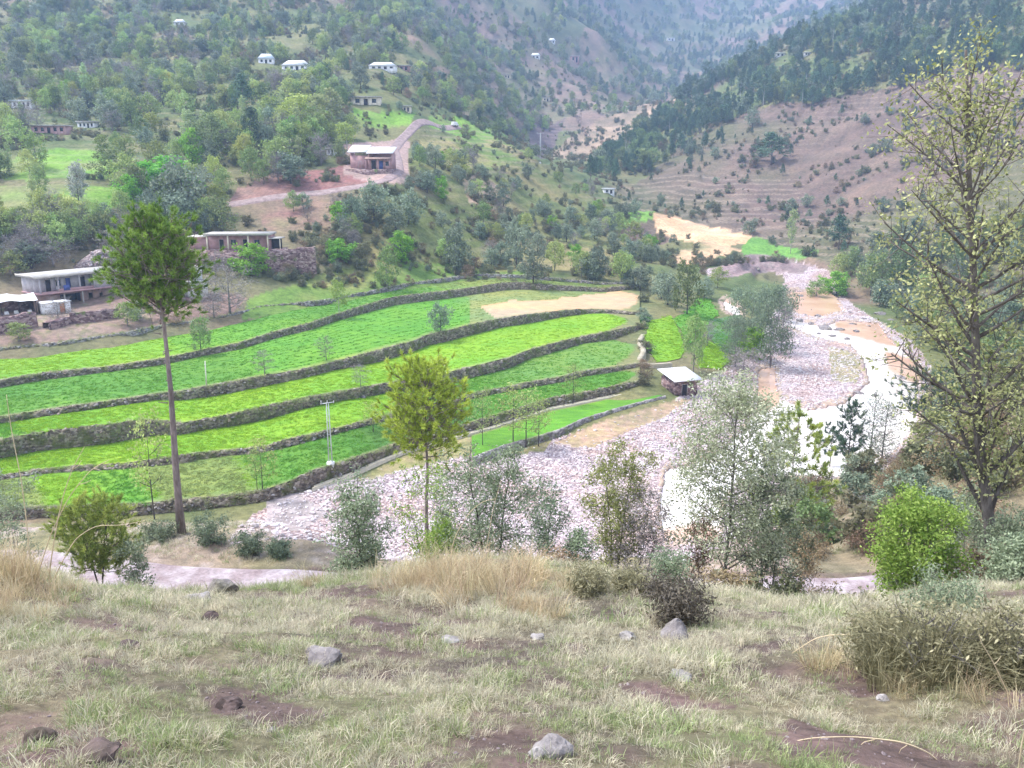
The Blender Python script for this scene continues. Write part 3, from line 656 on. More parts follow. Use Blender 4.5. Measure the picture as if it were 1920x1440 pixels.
# plot between the channel and the low river wall, with that wall
HW = np.array([(880,862,866),(900,855,861),(940,838,845),(1000,822,830),(1047,808,818),(1090,788,803),(1140,772,787),(1190,758,777),(1253,742,753)], float)
hc = np.arange(885, 1251, 3.0)
ft, fb = (smooth(np.interp(hc, HW[:, 0], HW[:, j]), 4) for j in (1, 2))
Ff = LINE['F'][0]; fzx = np.interp(hc, COLS, Ff[:, 2]); 
back = np.stack([np.interp(hc, COLS, Ff[:, j]) for j in range(3)], 1); back[:, 1] -= 1.2; back[:, 2] -= 0.02
front = at_z(hc, ft, fzx - 0.1)
low = front.copy(); zl = at_y(hc, fb, front[:, 1] - 0.3)[:, 2]; low[:, 1] -= 0.3; low[:, 2] = np.minimum(smooth(zl, 4), front[:, 2] - 0.35)
rows = [front * (1 - t) + back * t for t in np.linspace(0, 1, 10)]
cc = np.stack([np.broadcast_to(np.array(BG if 0.1 < t < 0.9 else (0.25, 0.26, 0.12)), front.shape) * (1 + 0.2 * fbm(front[:, 0] / 6, front[:, 1] / 6 + t, 4, 2))[:, None] for t in np.linspace(0, 1, 10)])
tag(put('field', strip_mesh('field', rows, MAT['field'], cc)), kind='structure')
rows = [low + np.array([0, -0.2, -1.2]), low, low * 0.5 + front * 0.5 + np.array([0, -0.08, 0]), front + np.array([0, 0, 0.1]), front + np.array([0, 0.4, 0.1]), front + np.array([0, 0.5, -0.5])]
tag(put('terrace_wall', strip_mesh('terrace_wall', rows, MAT['grey_stone'], None, 0.2, 91, False)), 'pale low river wall in front of the lowest green plot beside the hut', 'wall', 'terrace walls between the fields')
# concrete irrigation channel at the foot of the lowest wall
MAT['concrete'] = plain('pale_concrete', (0.55, 0.49, 0.37), 0.85, 0.2, 0.8)
cx = np.arange(590, 1251, 5.0); Fc = np.stack([np.interp(cx, COLS, Ff[:, j]) for j in range(3)], 1)
mb = []
for dy, dz in ((-1.35, -0.9), (-1.3, 0.22), (-1.05, 0.22), (-1.02, 0.0), (-0.5, 0.0), (-0.47, 0.2), (-0.3, 0.2), (-0.3, -0.9)):
    q = Fc.copy(); q[:, 1] += dy; q[:, 2] += dz; mb.append(q)
tag(put('irrigation_channel', strip_mesh('irrigation_channel', mb, MAT['concrete'], None, 0.05, 17, False)), 'pale concrete irrigation channel running along the lowest terrace wall', 'channel')
# the small plots right of the footpath: flat beds with earth sides
PLOTPTS = []; gp = np.random.default_rng(31)
def plot(poly, z, c, drop=2.2):
    P = np.array([hit(p[0], p[1], 110) for p in poly])
    m = len(P); ce = P.mean(0); rings = [1.0, 0.985, 0.85, 0.7, 0.5, 0.3, 0.12, 0.0]
    k = 6; Pd = np.concatenate([P[i] * (1 - t) + P[(i + 1) % m] * t for i in range(m) for t in [np.linspace(0, 1, k, endpoint=False)[:, None]]])
    Pd[:, :2] += 0.9 * np.stack([fbm(Pd[:, 0] / 3, Pd[:, 1] / 3, 3, 2), fbm(Pd[:, 0] / 3, Pd[:, 1] / 3, 4, 2)], 1)
    rows = [Pd + np.array([0, 0, -drop]), Pd + np.array([0, 0, -0.1])] + [ce + (Pd - ce) * r for r in rings]
    for r in rows[1:]: r[:, 2] = G(r[:, 0], r[:, 1]) + 0.1
    rows[0][:, 2] = rows[1][:, 2] - drop
    i_ = gp.integers(0, len(Pd), 900); f_ = np.sqrt(gp.uniform(0, .96, 900))[:, None]; Q_ = ce + (Pd[i_] - ce) * f_; Q_[:, :2] += gp.normal(0, .4, (900, 2)); Q_[:, 2] = G(Q_[:, 0], Q_[:, 1]) + .1; PLOTPTS.append((Q_, c))
    rows = [np.concatenate([r, r[:1]]) for r in rows]
    base = np.broadcast_to(np.array(c), rows[0].shape); earth = np.broadcast_to(np.array((0.2, 0.19, 0.09)), rows[0].shape)
    cc = np.stack([earth, earth] + [earth * 0.6 + base * 0.4] + [base] * (len(rings) - 1))
    tag(put('field', strip_mesh('field', rows, MAT['field'], cc)), kind='structure')
plot([(1211,625),(1224,600),(1258,592),(1274,622),(1284,652),(1278,672),(1226,679),(1208,650)], -31.9, YG)
plot([(1262,600),(1288,582),(1308,558),(1330,560),(1347,588),(1330,605),(1312,640),(1288,648),(1278,622)], -31.5, BG)
plot([(1332,600),(1386,590),(1388,640),(1380,668),(1352,655),(1326,632)], -32.9, (0.1, 0.2, 0.075))
plot([(1311,662),(1330,640),(1348,656),(1366,672),(1350,694),(1308,690)], -33.1, YG)
plot([(1185,598),(1200,592),(1216,598),(1212,612),(1192,612)], -31.2, MG)
# roads
def road(name, line, width, mat, lift=0.07, seed=0):
    t = np.arange(len(line)); tt = np.linspace(0, len(line) - 1, len(line) * 14)
    L = np.stack([np.interp(tt, t, line[:, j]) for j in range(2)], 1)
    for _ in range(10): L[1:-1] = (L[:-2] + 2 * L[1:-1] + L[2:]) / 4
    d = np.gradient(L, axis=0); d /= np.linalg.norm(d, axis=1, keepdims=True); nrm = np.stack([-d[:, 1], d[:, 0]], 1)
    rows = []
    for s in np.linspace(-1, 1, 9):
        wv = width / 2 * (1 + 0.12 * fbm(tt * 1.3, tt * 0 + s, seed, 2)) if abs(s) == 1 else width / 2
        q = L + nrm * (s * wv)[:, None] if not np.isscalar(wv) else L + nrm * (s * wv)
        z = G(q[:, 0], q[:, 1]) + lift * (1 if abs(s) < 1 else -1.5) + 0.03 * math.cos(s * 9)
        rows.append(np.concatenate([q, z[:, None]], 1))
    tag(put(name, strip_mesh(name, rows, mat)), kind='structure')
road('dirt_road', NEAR_ROAD, 4.2, MAT['road'])
road('dirt_road', HILL_ROAD, 4.0, MAT['hillroad'], 0.25, 3)
PATH = np.array([at_z(px, py, z)[:2] for px, py, z in ((1188,598,-31.0),(1212,622,-31.9),(1198,640,-32.1),(1208,660,-32.4),(1196,680,-32.8),(1222,686,-33.2),(1258,684,-33.4))])
PZ = [-30.8, -31.6, -31.8, -32.1, -32.5, -32.9, -33.0]
t = np.linspace(0, 6, 60); L = np.stack([np.interp(t, np.arange(7), PATH[:, 0]), np.interp(t, np.arange(7), PATH[:, 1]), np.interp(t, np.arange(7), PZ)], 1)
for _ in range(6): L[1:-1] = (L[:-2] + 2 * L[1:-1] + L[2:]) / 4
d = np.gradient(L, axis=0); d[:, 2] = 0; d /= np.linalg.norm(d, axis=1, keepdims=True); nn = np.stack([-d[:, 1], d[:, 0], d[:, 0] * 0], 1)
tag(put('footpath', strip_mesh('footpath', [L - nn * 0.6 + np.array([0, 0, -1.5]), L - nn * 0.45, L, L + nn * 0.45, L + nn * 0.6 + np.array([0, 0, -1.5])], MAT['path'])), kind='structure')
# ------------------------------------------------------------------ vegetation: materials, growth, species
def mat_leaf(name, dark, light, trans=0.3, hue=0.03, val=0.3):
    m, n, l, b, out = new_mat(name)
    t = attr(n, 'tint').outputs['Fac']; oi = n.new('ShaderNodeObjectInfo')
    c = mix_col(n, l, t, dark, light)
    hv = n.new('ShaderNodeHueSaturation'); l.new(c, hv.inputs['Color'])
    r = oi.outputs['Random']
    l.new(math_node(n, l, 'ADD', math_node(n, l, 'MULTIPLY', r, 2 * hue), 0.5 - hue), hv.inputs['Hue'])
    r2 = math_node(n, l, 'FRACT', math_node(n, l, 'MULTIPLY', r, 7.31))
    l.new(math_node(n, l, 'ADD', math_node(n, l, 'MULTIPLY', r2, 2 * val), 1 - val), hv.inputs['Value'])
    l.new(hv.outputs[0], b.inputs['Base Color']); b.inputs['Roughness'].default_value = 0.65
    tr = n.new('ShaderNodeBsdfTranslucent'); l.new(hv.outputs[0], tr.inputs['Color'])
    mx = n.new('ShaderNodeMixShader'); mx.inputs[0].default_value = trans
    l.new(b.outputs[0], mx.inputs[1]); l.new(tr.outputs[0], mx.inputs[2]); l.new(mx.outputs[0], out.inputs['Surface'])
    return m
def mat_bark(name, a, b_):
    m, n, l, b, out = new_mat(name)
    p = objco(n); mp = n.new('ShaderNodeMapping'); mp.inputs['Scale'].default_value = (6, 6, 1.6); l.new(p, mp.inputs['Vector'])
    f = noise(n, l, 1.0, 5, 0.7, mp.outputs[0]); g = noise(n, l, 0.7, 3, 0.6, p)
    c = ramp(n, l, f, [(0.35, a), (0.65, b_)]); c = mix_col(n, l, 1.0, c, ramp(n, l, g, [(0.3, (0.75,) * 3), (0.7, (1.25,) * 3)]), 'MULTIPLY')
    l.new(c, b.inputs['Base Color']); bump(n, l, b, f, 0.8, 0.05); return m
BARK = {'grey': mat_bark('grey_bark', (0.13, 0.115, 0.11), (0.24, 0.22, 0.21)), 'dark': mat_bark('dark_bark', (0.045, 0.036, 0.034), (0.11, 0.092, 0.085)),
        'pine': mat_bark('pine_bark', (0.15, 0.115, 0.105), (0.29, 0.24, 0.225)), 'pale': mat_bark('pale_bark', (0.3, 0.28, 0.26), (0.5, 0.47, 0.44))}
LEAF = {'spring': mat_leaf('spring_leaf', (0.22, 0.30, 0.085), (0.41, 0.48, 0.17)), 'mid': mat_leaf('mid_leaf', (0.135, 0.185, 0.07), (0.27, 0.335, 0.13)),
        'olive': mat_leaf('olive_leaf', (0.135, 0.175, 0.12), (0.28, 0.335, 0.225), 0.2), 'bare': mat_leaf('bare_twig', (0.19, 0.165, 0.165), (0.31, 0.275, 0.26), 0.1),
        'pine': mat_leaf('pine_needle', (0.055, 0.11, 0.065), (0.14, 0.215, 0.115), 0.15, 0.02), 'poplar': mat_leaf('poplar_leaf', (0.25, 0.33, 0.14), (0.40, 0.47, 0.22)),
        'yellow': mat_leaf('yellow_leaf', (0.26, 0.31, 0.07), (0.42, 0.45, 0.13)), 'bright': mat_leaf('bright_leaf', (0.115, 0.30, 0.03), (0.27, 0.50, 0.06), 0.35, 0.02, 0.15),
        'scrub': mat_leaf('scrub_leaf', (0.13, 0.14, 0.075), (0.25, 0.25, 0.135)), 'blossom': mat_leaf('blossom', (0.16, 0.2, 0.13), (0.62, 0.62, 0.58), 0.2),
        'heropine': mat_leaf('green_needle', (0.085, 0.17, 0.028), (0.31, 0.45, 0.085), 0.2, 0.0, 0.0), 'goldpine': mat_leaf('gold_needle', (0.27, 0.36, 0.04), (0.56, 0.66, 0.11), 0.25, 0.0, 0.0),
        'tuftpine': mat_leaf('tuft_needle', (0.2, 0.28, 0.05), (0.48, 0.54, 0.13), 0.25, 0.0, 0.0), 'darkpine': mat_leaf('dark_needle', (0.045, 0.09, 0.055), (0.13, 0.2, 0.115), 0.2, 0.0, 0.0),
        'walnut': mat_leaf('big_tree_leaf', (0.16, 0.19, 0.06), (0.62, 0.62, 0.3), 0.35, 0.0, 0.0), 'greywillow': mat_leaf('grey_willow_leaf', (0.13, 0.18, 0.12), (0.27, 0.33, 0.2), 0.25, 0.02, 0.15),
        'brown': mat_leaf('brown_scrub', (0.17, 0.125, 0.075), (0.33, 0.25, 0.15), 0.2), 'lime': mat_leaf('lime_leaf', (0.16, 0.28, 0.045), (0.38, 0.49, 0.12), 0.35, 0.0, 0.0)}
def unit(v): return v / (np.linalg.norm(v, axis=-1, keepdims=True) + 1e-9)
def leaf_faces(mb, P, size, aspect, tint, g, up=0.35, droop=0.0):
    n = len(P)
    if n == 0: return
    a = unit(g.normal(size=(n, 3)) + np.array([0, 0, -droop])); nr_ = unit(g.normal(size=(n, 3)) + np.array([0, 0, up]))
    b = unit(np.cross(a, nr_)); s = size * g.uniform(0.6, 1.35, n)[:, None]
    ln = a * s * 0.5; wd = b * s * 0.5 / aspect
    V = np.stack([P - ln, P - ln * 0.1 + wd, P + ln, P - ln * 0.1 - wd], 1).reshape(-1, 3)
    mb.add(V, np.arange(4 * n).reshape(n, 4), tint=np.repeat(np.clip(tint + g.normal(0, 0.2, n), 0, 1), 4))
def needle_tufts(mb, tips, dirs, nn, length, width, tint, g, cone=0.9):
    T = np.repeat(tips, nn, 0); D = np.repeat(dirs, nn, 0); n = len(T)
    d = unit(D + cone * g.normal(size=(n, 3)) * 0.75); L = length * g.uniform(0.7, 1.15, n)[:, None]
    base = T - D * (g.uniform(0, 0.9, n)[:, None] * length)
    b = unit(np.cross(d, g.normal(size=(n, 3)))) * width * 0.5
    V = np.stack([base - b, base + b, base + d * L], 1).reshape(-1, 3)
    tt = np.repeat(np.clip(tint + np.repeat(g.normal(0, 0.3, len(tips)), nn) + g.normal(0, 0.1, n), 0, 1), 3)
    mb.add(V, T=np.arange(3 * n).reshape(n, 3), tint=tt)
def curve3(a, b, bow, k=5):
    t = np.linspace(0, 1, k)[:, None]
    return a * (1 - t) + b * t + bow * (4 * t * (1 - t)) * 0.5
SHAPE = {'dome': lambda t: np.sqrt(np.clip(1 - (2 * t - 0.75) ** 2 / 1.6, 0.05, 1)), 'cone': lambda t: np.clip(1.05 - t, 0.06, 1) ** 0.8, 'column': lambda t: np.clip(np.sin((t * 0.93 + 0.05) * math.pi), 0.1, 1) ** 0.6,
         'vase': lambda t: 0.35 + 0.65 * np.sqrt(np.clip(t, 0, 1)) * np.sqrt(np.clip(1.25 - t, 0.05, 1)) * 1.5, 'flat': lambda t: np.clip(1 - (t - 0.55) ** 2 * 1.4, 0.2, 1), 'ball': lambda t: np.sqrt(np.clip(1 - (2 * t - 1) ** 2, 0.06, 1))}
def grow(seed, h=8.0, rx=3.0, cb=0.3, tr=0.16, limbs=14, subs=5, per=10, leaf=0.35, aspect=1.8, spread=0.45, shape='dome', stems=1, needles=0, nlen=0.3, nwid=0.03, sides=5, wob=0.03, lean=(0, 0), fill=0.55, twig=0.012, tip_steps=2, inner=0.25, trunk_top=0.9, droop=0.0, clump=0.12, flare=1.0, path=None, rvar=(0.72, 1.1)):
    g = np.random.default_rng(seed); tb = MB(); lb = MB(); tips = []; dirs = []
    for st in range(stems):
        th = st / max(stems, 1) * 6.28 + g.uniform(0, 1)
        sp = (rx * 0.45 if stems > 1 else 0)
        k = 9; t = np.linspace(0, 1, k)
        wb = np.cumsum(g.normal(0, wob * h / 4, (k, 2)), 0); wb -= wb[0]
        end = np.array([lean[0] + math.cos(th) * sp, lean[1] + math.sin(th) * sp])
        P = np.zeros((k, 3)); P[:, :2] = end[None] * (t ** 1.2)[:, None] + wb * t[:, None]; P[:, 2] = t * h * trunk_top
        if path is not None:
            P = np.array(path(t)); 
        rr = tr * (1 - 0.82 * t) / math.sqrt(stems); rr[0] *= flare
        tb.tube(P, rr, 8 if tr > 0.12 else sides)
        nl = max(2, limbs // stems)
        for i in range(nl):
            ti = (i + g.uniform(0.1, 0.9)) / nl; tt = cb + (1 - cb) * ti * 0.98
            z0 = min(tt / trunk_top * 0.97, 0.99) if tt < trunk_top * 0.98 else 0.98
            start_t = max(0.02, z0 - g.uniform(0.04, 0.16) * (1 - cb))
            a = np.array([np.interp(start_t, t, P[:, j]) for j in range(3)]); r0 = float(np.interp(start_t, t, rr)) * 0.55
            az = i * 2.399 + st * 1.3 + g.uniform(-0.4, 0.4)
            rad = rx * float(SHAPE[shape](np.array(ti))) * g.uniform(*rvar) * (0.8 if stems > 1 else 1)
            e = np.array([np.interp(min(z0, 1), t, P[:, 0]) + math.cos(az) * rad, np.interp(min(z0, 1), t, P[:, 1]) + math.sin(az) * rad, h * tt + g.uniform(-0.03, 0.05) * h])
            L = curve3(a, e, np.array([0, 0, -0.10 * rad + droop * rad * 0.4]) + g.normal(0, 0.07 * rad, 3), 5)
            tb.tube(L, np.linspace(r0, max(twig, r0 * 0.25), 5), 4, cap=False)
            ld = unit(e - a)
            for s_ in range(subs):
                u = g.uniform(inner, 1.0); q = np.array([np.interp(u, np.linspace(0, 1, 5), L[:, j]) for j in range(3)])
                dd = unit(ld * 0.6 + g.normal(0, 0.75, 3) + np.array([0, 0, 0.25 - droop])); ln = rad * fill * g.uniform(0.35, 1.0) + 0.12 * rx
                qe = q + dd * ln
                SL = curve3(q, qe, g.normal(0, 0.08 * ln, 3), 3); tb.tube(SL, [max(twig, r0 * 0.3), twig * 0.9, twig * 0.5], 3, cap=False)
                for m_ in range(tip_steps):
                    f = 1 - m_ / tip_steps * 0.7; tips.append(q + (qe - q) * f); dirs.append(dd)
            tips.append(e); dirs.append(ld)
    tips = np.array(tips); dirs = np.array(dirs)
    ctint = 0.5 + g.normal(0, clump, len(tips))
    if needles: needle_tufts(lb, tips, unit(dirs + np.array([0, 0, 0.5])), needles, nlen, nwid, 0.5, g)
    elif per:
        T = np.repeat(tips, per, 0); Pp = T + g.normal(0, spread, T.shape) * np.array([1, 1, 0.8])
        Pp = Pp[Pp[:, 2] > 0.05]; 
        leaf_faces(lb, Pp, leaf, aspect, np.repeat(ctint, per)[:len(Pp)], g, droop=droop)
    return tb, lb
# species: prototypes of a few shapes each; h and width are the sizes they are grown at
SPEC = {}
def species(key, name, leafmat, bark, variants, **kw):
    L = []
    for sd in variants:
        q = dict(kw); tb, lb = grow(sd, **q)
        tm = tb.mesh(name + '_trunk', [BARK[bark]], True); cm = lb.mesh(name + '_crown', [LEAF[leafmat]])
        z = np.concatenate(lb.V)
        L.append((tm, cm, float(np.percentile(z[:, 2], 99.5)), float(np.percentile(np.hypot(z[:, 0], z[:, 1]), 93)) * 2, tb, lb))
    SPEC[key] = (name, L, leafmat, bark)
F1 = dict(h=8, rx=3.0, limbs=13, subs=5, per=11, leaf=0.5, spread=0.42, tr=0.16)
species('spring', 'broadleaf_tree', 'spring', 'grey', (1, 2, 3), **F1, cb=0.28)
species('mid', 'broadleaf_tree', 'mid', 'dark', (4, 5, 6), **F1, cb=0.22)
species('bright', 'broadleaf_tree', 'bright', 'dark', (7, 8), **dict(F1, per=18), cb=0.1, shape='ball')
species('olive', 'olive_tree', 'olive', 'dark', (9, 10, 11), h=6, rx=2.6, cb=0.2, limbs=12, subs=5, per=15, leaf=0.42, spread=0.38, tr=0.17, shape='dome', stems=1)
species('bare', 'bare_tree', 'bare', 'grey', (12, 13), h=7, rx=2.8, cb=0.22, limbs=16, subs=9, per=5, leaf=0.5, aspect=9, spread=0.3, tr=0.14, shape='vase', twig=0.02)
species('pine', 'pine_tree', 'pine', 'pine', (14, 15, 16), h=11, rx=2.7, cb=0.32, limbs=17, subs=5, per=13, leaf=0.5, aspect=2.5, spread=0.32, tr=0.16, shape='cone', trunk_top=0.97)
species('tallpine', 'pine_tree', 'pine', 'pale', (17, 18), h=16, rx=2.6, cb=0.66, limbs=11, subs=5, per=13, leaf=0.55, aspect=2.5, spread=0.4, tr=0.2, shape='ball', trunk_top=0.97, wob=0.01)
species('poplar', 'poplar_tree', 'poplar', 'pale', (19, 20, 21), h=12, rx=1.5, cb=0.3, limbs=18, subs=4, per=8, leaf=0.42, spread=0.3, tr=0.14, shape='column', trunk_top=0.96, wob=0.015)
species('yellow', 'broadleaf_tree', 'yellow', 'pale', (22, 23), **dict(F1, h=9, rx=2.6), cb=0.35)
species('scrub', 'scrub_bush', 'scrub', 'grey', (24, 25, 26), h=2.2, rx=1.4, cb=0.06, limbs=12, subs=4, per=12, leaf=0.26, spread=0.22, tr=0.05, shape='ball', stems=3, twig=0.008)
species('brown', 'scrub_bush', 'brown', 'grey', (27, 28), h=2.6, rx=1.6, cb=0.06, limbs=15, subs=7, per=12, leaf=0.2, aspect=3, spread=0.2, tr=0.05, shape='ball', stems=4, twig=0.008)
species('blossom', 'blossom_tree', 'blossom', 'dark', (29,), h=7, rx=1.7, cb=0.2, limbs=15, subs=5, per=14, leaf=0.35, spread=0.33, tr=0.14, shape='column')
species('willow', 'willow_tree', 'greywillow', 'grey', (30, 31, 32), h=8, rx=2.8, cb=0.15, limbs=16, subs=7, per=15, leaf=0.36, aspect=3, spread=0.4, tr=0.12, shape='dome', stems=3, droop=0.1)
species('sapling', 'sapling', 'spring', 'dark', (33, 34, 35), h=6, rx=1.4, cb=0.32, limbs=11, subs=5, per=6, leaf=0.18, spread=0.3, tr=0.06, shape='dome', twig=0.012)
species('greysapling', 'sapling', 'bare', 'grey', (36, 37), h=6, rx=1.3, cb=0.25, limbs=15, subs=8, per=4, leaf=0.24, aspect=5, spread=0.2, tr=0.06, shape='dome', twig=0.012)

def surf(px, py):                      # a point on the fields, the walls or else the ground
    if COLS[0] < px < COLS[-1]:
        j = int(round((px - COLS[0]) / 5)); prev = None
        for k in 'FEDCBA':
            foot, crown = LINE[k]; _, pf = project(*foot[j]); _, pc = project(*crown[j])
            if py > pf: return (at_z(px, py, prev[2]) if prev is not None else hit(px, py, 46))
            if py > pc: return crown[j] + np.array([0, 0.5, 0])
            prev = crown[j]
    return hit(px, py, 46)
NTREE = [0]
def plant(key, base, height, width, label, cat='tree', group=None, var=None, rot=None):
    name, L, _, _ = SPEC[key]
    NTREE[0] += 1; i = NTREE[0]
    tm, cm, ph, pw, _, _ = L[(i if var is None else var) % len(L)]
    r = root(name, base, (i * 2.4) % 6.28 if rot is None else rot)
    r.scale = (width / pw, width / pw, height / ph)
    put('trunk' if cat == 'tree' else 'stems', tm, r); put('crown' if cat == 'tree' else 'foliage', cm, r)
    return tag(r, label, cat, group)
def plant_px(key, px, pyb, pyt, wpx, label, cat='tree', group=None, y=None, sink=0.15, **kw):
    b = surf(px, pyb) if y is None else spot(px, y, pyb)
    b = b - np.array([0, 0, sink]); d = b[1] * cP - b[2] * sP
    return plant(key, b, max(0.5, top_z(b[1], pyt) - b[2]), wpx / FPX * d, label, cat, group, **kw)
def clump(seed, n, ln, spread, bend, wid):
    g = np.random.default_rng(seed); mb = MB()
    a = g.uniform(0, 6.28, n); r = spread * np.sqrt(g.uniform(0, 1, n)); b = np.stack([np.cos(a) * r, np.sin(a) * r, np.full(n, -.03)], 1)
    az = a + g.normal(0, .9, n); out = np.stack([np.cos(az), np.sin(az), 0 * az], 1); L = ln * g.uniform(.45, 1.15, n)[:, None]; k = bend * g.uniform(.3, 1.3, n)[:, None]
    up = np.array([0, 0, 1.0]); m = b + L * (up * .55 + out * .2 * k); t = b + L * (up * (1 - .32 * k) + out * .8 * k)
    side = np.stack([-np.sin(az), np.cos(az), 0 * az], 1) * wid * .5 * g.uniform(.7, 1.3, n)[:, None]
    V = np.stack([b - side, b + side, m + side * .8, m - side * .8, t], 1).reshape(-1, 3); i = np.arange(n) * 5
    mb.add(V, np.stack([i, i + 1, i + 2, i + 3], 1), np.stack([i + 3, i + 2, i + 4], 1), tint=np.repeat(np.clip(g.normal(.5, .28, n), 0, 1), 5)); return mb
# ------------------------------------------------------------------ houses, huts, walls, poles
MAT['plaster'] = plain('grey_plaster', (0.42, 0.40, 0.43), 0.9, 0.22, 0.7); MAT['white'] = plain('white_paint', (0.74, 0.73, 0.74), 0.8, 0.12, 0.9)
MAT['slab'] = plain('roof_slab', (0.40, 0.38, 0.36), 0.9, 0.25, 0.8); MAT['edge'] = plain('pale_slab_edge', (0.64, 0.60, 0.55), 0.85, 0.15, 1.2)
MAT['blue'] = plain('blue_paint', (0.07, 0.1, 0.3), 0.6, 0.15); MAT['dark'] = plain('dark_wood', (0.035, 0.03, 0.034), 0.8, 0.3); MAT['orange'] = plain('orange_paint', (0.5, 0.18, 0.06), 0.7, 0.2)
MAT['tin'] = plain('white_tin_sheet', (0.72, 0.72, 0.74), 0.45, 0.12, 0.6, 0.1); MAT['pink'] = plain('pink_plaster', (0.42, 0.26, 0.26), 0.9, 0.2, 0.8); MAT['glass'] = plain('dim_glass', (0.05, 0.06, 0.07), 0.25, 0.2)
MAT['mud'] = plain('mud_plaster', (0.3, 0.21, 0.18), 0.95, 0.25, 0.8); MAT['cream'] = plain('cream_paint', (0.62, 0.55, 0.44), 0.85, 0.15); MAT['steel'] = plain('galvanised_steel', (0.5, 0.53, 0.52), 0.5, 0.1, 3, 0.1, 0.3)
MAT['cloth'] = plain('white_sheeting', (0.76, 0.76, 0.77), 0.8, 0.08, 0.7)
def part(parent, name, mat, boxes, label=None):
    mb = MB()
    for q in boxes:
        if len(q) == 6: mb.box(*q)
        else: mb.hexa(q)
    o = put(name, mb.mesh(name, [MAT[mat]]), parent)
    if label: o['label'] = label
    return o
def wall_x(x0, x1, y, th, z0, z1, holes):      # wall along x with rectangular openings (x0,x1,z0,z1), as boxes
    out = []; xs = sorted(holes); cur = x0
    for a, b, c, d in xs:
        if a > cur: out.append((cur, a, y, y + th, z0, z1))
        if c > z0: out.append((a, b, y, y + th, z0, c))
        if d < z1: out.append((a, b, y, y + th, d, z1))
        cur = b
    if cur < x1: out.append((cur, x1, y, y + th, z0, z1))
    return out
def window(parent, x0, x1, y, z0, z1, frame='slab', bars=1):
    f = part(parent, 'window', frame, [(x0 - .06, x1 + .06, y - .05, y + .02, z0 - .1, z0), (x0 - .06, x1 + .06, y - .05, y + .02, z1, z1 + .06), (x0 - .06, x0, y - .05, y + .02, z0, z1), (x1, x1 + .06, y - .05, y + .02, z0, z1)] +
             [(x0 + (x1 - x0) * (i + 1) / (bars + 1) - .02, x0 + (x1 - x0) * (i + 1) / (bars + 1) + .02, y - .03, y + .02, z0, z1) for i in range(bars)])
    part(f, 'pane', 'glass', [(x0, x1, y + .08, y + .1, z0, z1)])
def door(parent, x0, x1, y, z0, z1, mat='dark'):
    d = part(parent, 'door', mat, [(x0, x1, y + .05, y + .11, z0, z1)])
    part(d, 'frame', 'slab', [(x0 - .07, x0, y - .02, y + .05, z0, z1 + .07), (x1, x1 + .07, y - .02, y + .05, z0, z1 + .07), (x0, x1, y - .02, y + .05, z1, z1 + .07)])
# --- two-storey farmhouse with verandah above the fields
p = hit(79, 580, 120); h = root('farmhouse', p + np.array([0, 0, -0.2]), R(54))
tag(h, 'grey flat-roofed two-storey farmhouse with verandah and blue door behind the tall pine', 'house')
Lh = 17.0
part(h, 'wall', 'plaster', wall_x(0, Lh, 2.0, .25, 3.2, 6.2, [(2.2, 3.2, 3.2, 5.5), (4.2, 5.2, 4.1, 5.3), (6.2, 7.2, 3.2, 5.5), (9.2, 10.2, 3.2, 5.5), (11.4, 12.4, 4.1, 5.3), (14, 15, 3.2, 5.5)]) + [(0, .25, 2.25, 7, 3.2, 6.2), (Lh - .25, Lh, 2.25, 7, 3.2, 6.2), (.25, Lh - .25, 6.75, 7, 3.2, 6.2), (11.0, Lh, 0.02, .27, 3.2, 6.2)])
part(h, 'lower_wall', 'mud', wall_x(0, Lh, 1.2, .3, 0, 2.9, [(4.4, 8.6, 0, 2.4), (10.2, 11.1, 0, 2.1), (12.5, 13.2, 1.0, 1.9)]) + [(0, .3, 1.5, 7, -.8, 2.9), (Lh - .3, Lh, 1.5, 7, -.8, 2.9), (.3, Lh - .3, 6.7, 7, -.8, 2.9)])
part(h, 'store_back', 'dark', [(4.2, 8.8, 3.6, 3.8, 0, 2.9), (4.2, 4.4, 1.5, 3.6, 0, 2.9), (8.6, 8.8, 1.5, 3.6, 0, 2.9)])
part(h, 'floor_slab', 'pink', [(-.3, Lh + .2, -.4, 7.0, 2.9, 3.2)])
rf = part(h, 'roof', 'slab', [(-.9, Lh + .6, -.9, 7.4, 6.2, 6.62)]); part(rf, 'fascia', 'edge', [(-.93, Lh + .63, -.93, -.88, 6.46, 6.72), (-.95, -.9, -.88, 7.4, 6.46, 6.72)])
for x in (0.05, 3.6, 7.9, 10.9): part(h, 'column', 'plaster', [(x, x + .28, -.1, .18, 3.2, 6.2)])
for x in (4.6, 8.3): part(h, 'post', 'slab', [(x, x + .22, 0.0, .22, -.4, 2.9)])
for x, m in ((2.2, 'dark'), (6.2, 'blue'), (9.2, 'dark'), (14, 'blue')): door(h, x, x + 1, 2.0, 3.2, 5.5, m)
for x in (4.2, 11.4): window(h, x, x + 1, 2.0, 4.1, 5.3)
# parapet of the verandah and clothes over it
part(h, 'parapet', 'pink', [(3.7, 10.8, -.15, 0.0, 3.2, 3.75)])
part(h, 'blanket', 'blue', [(4.6, 5.9, -.2, -.16, 3.35, 4.4)])
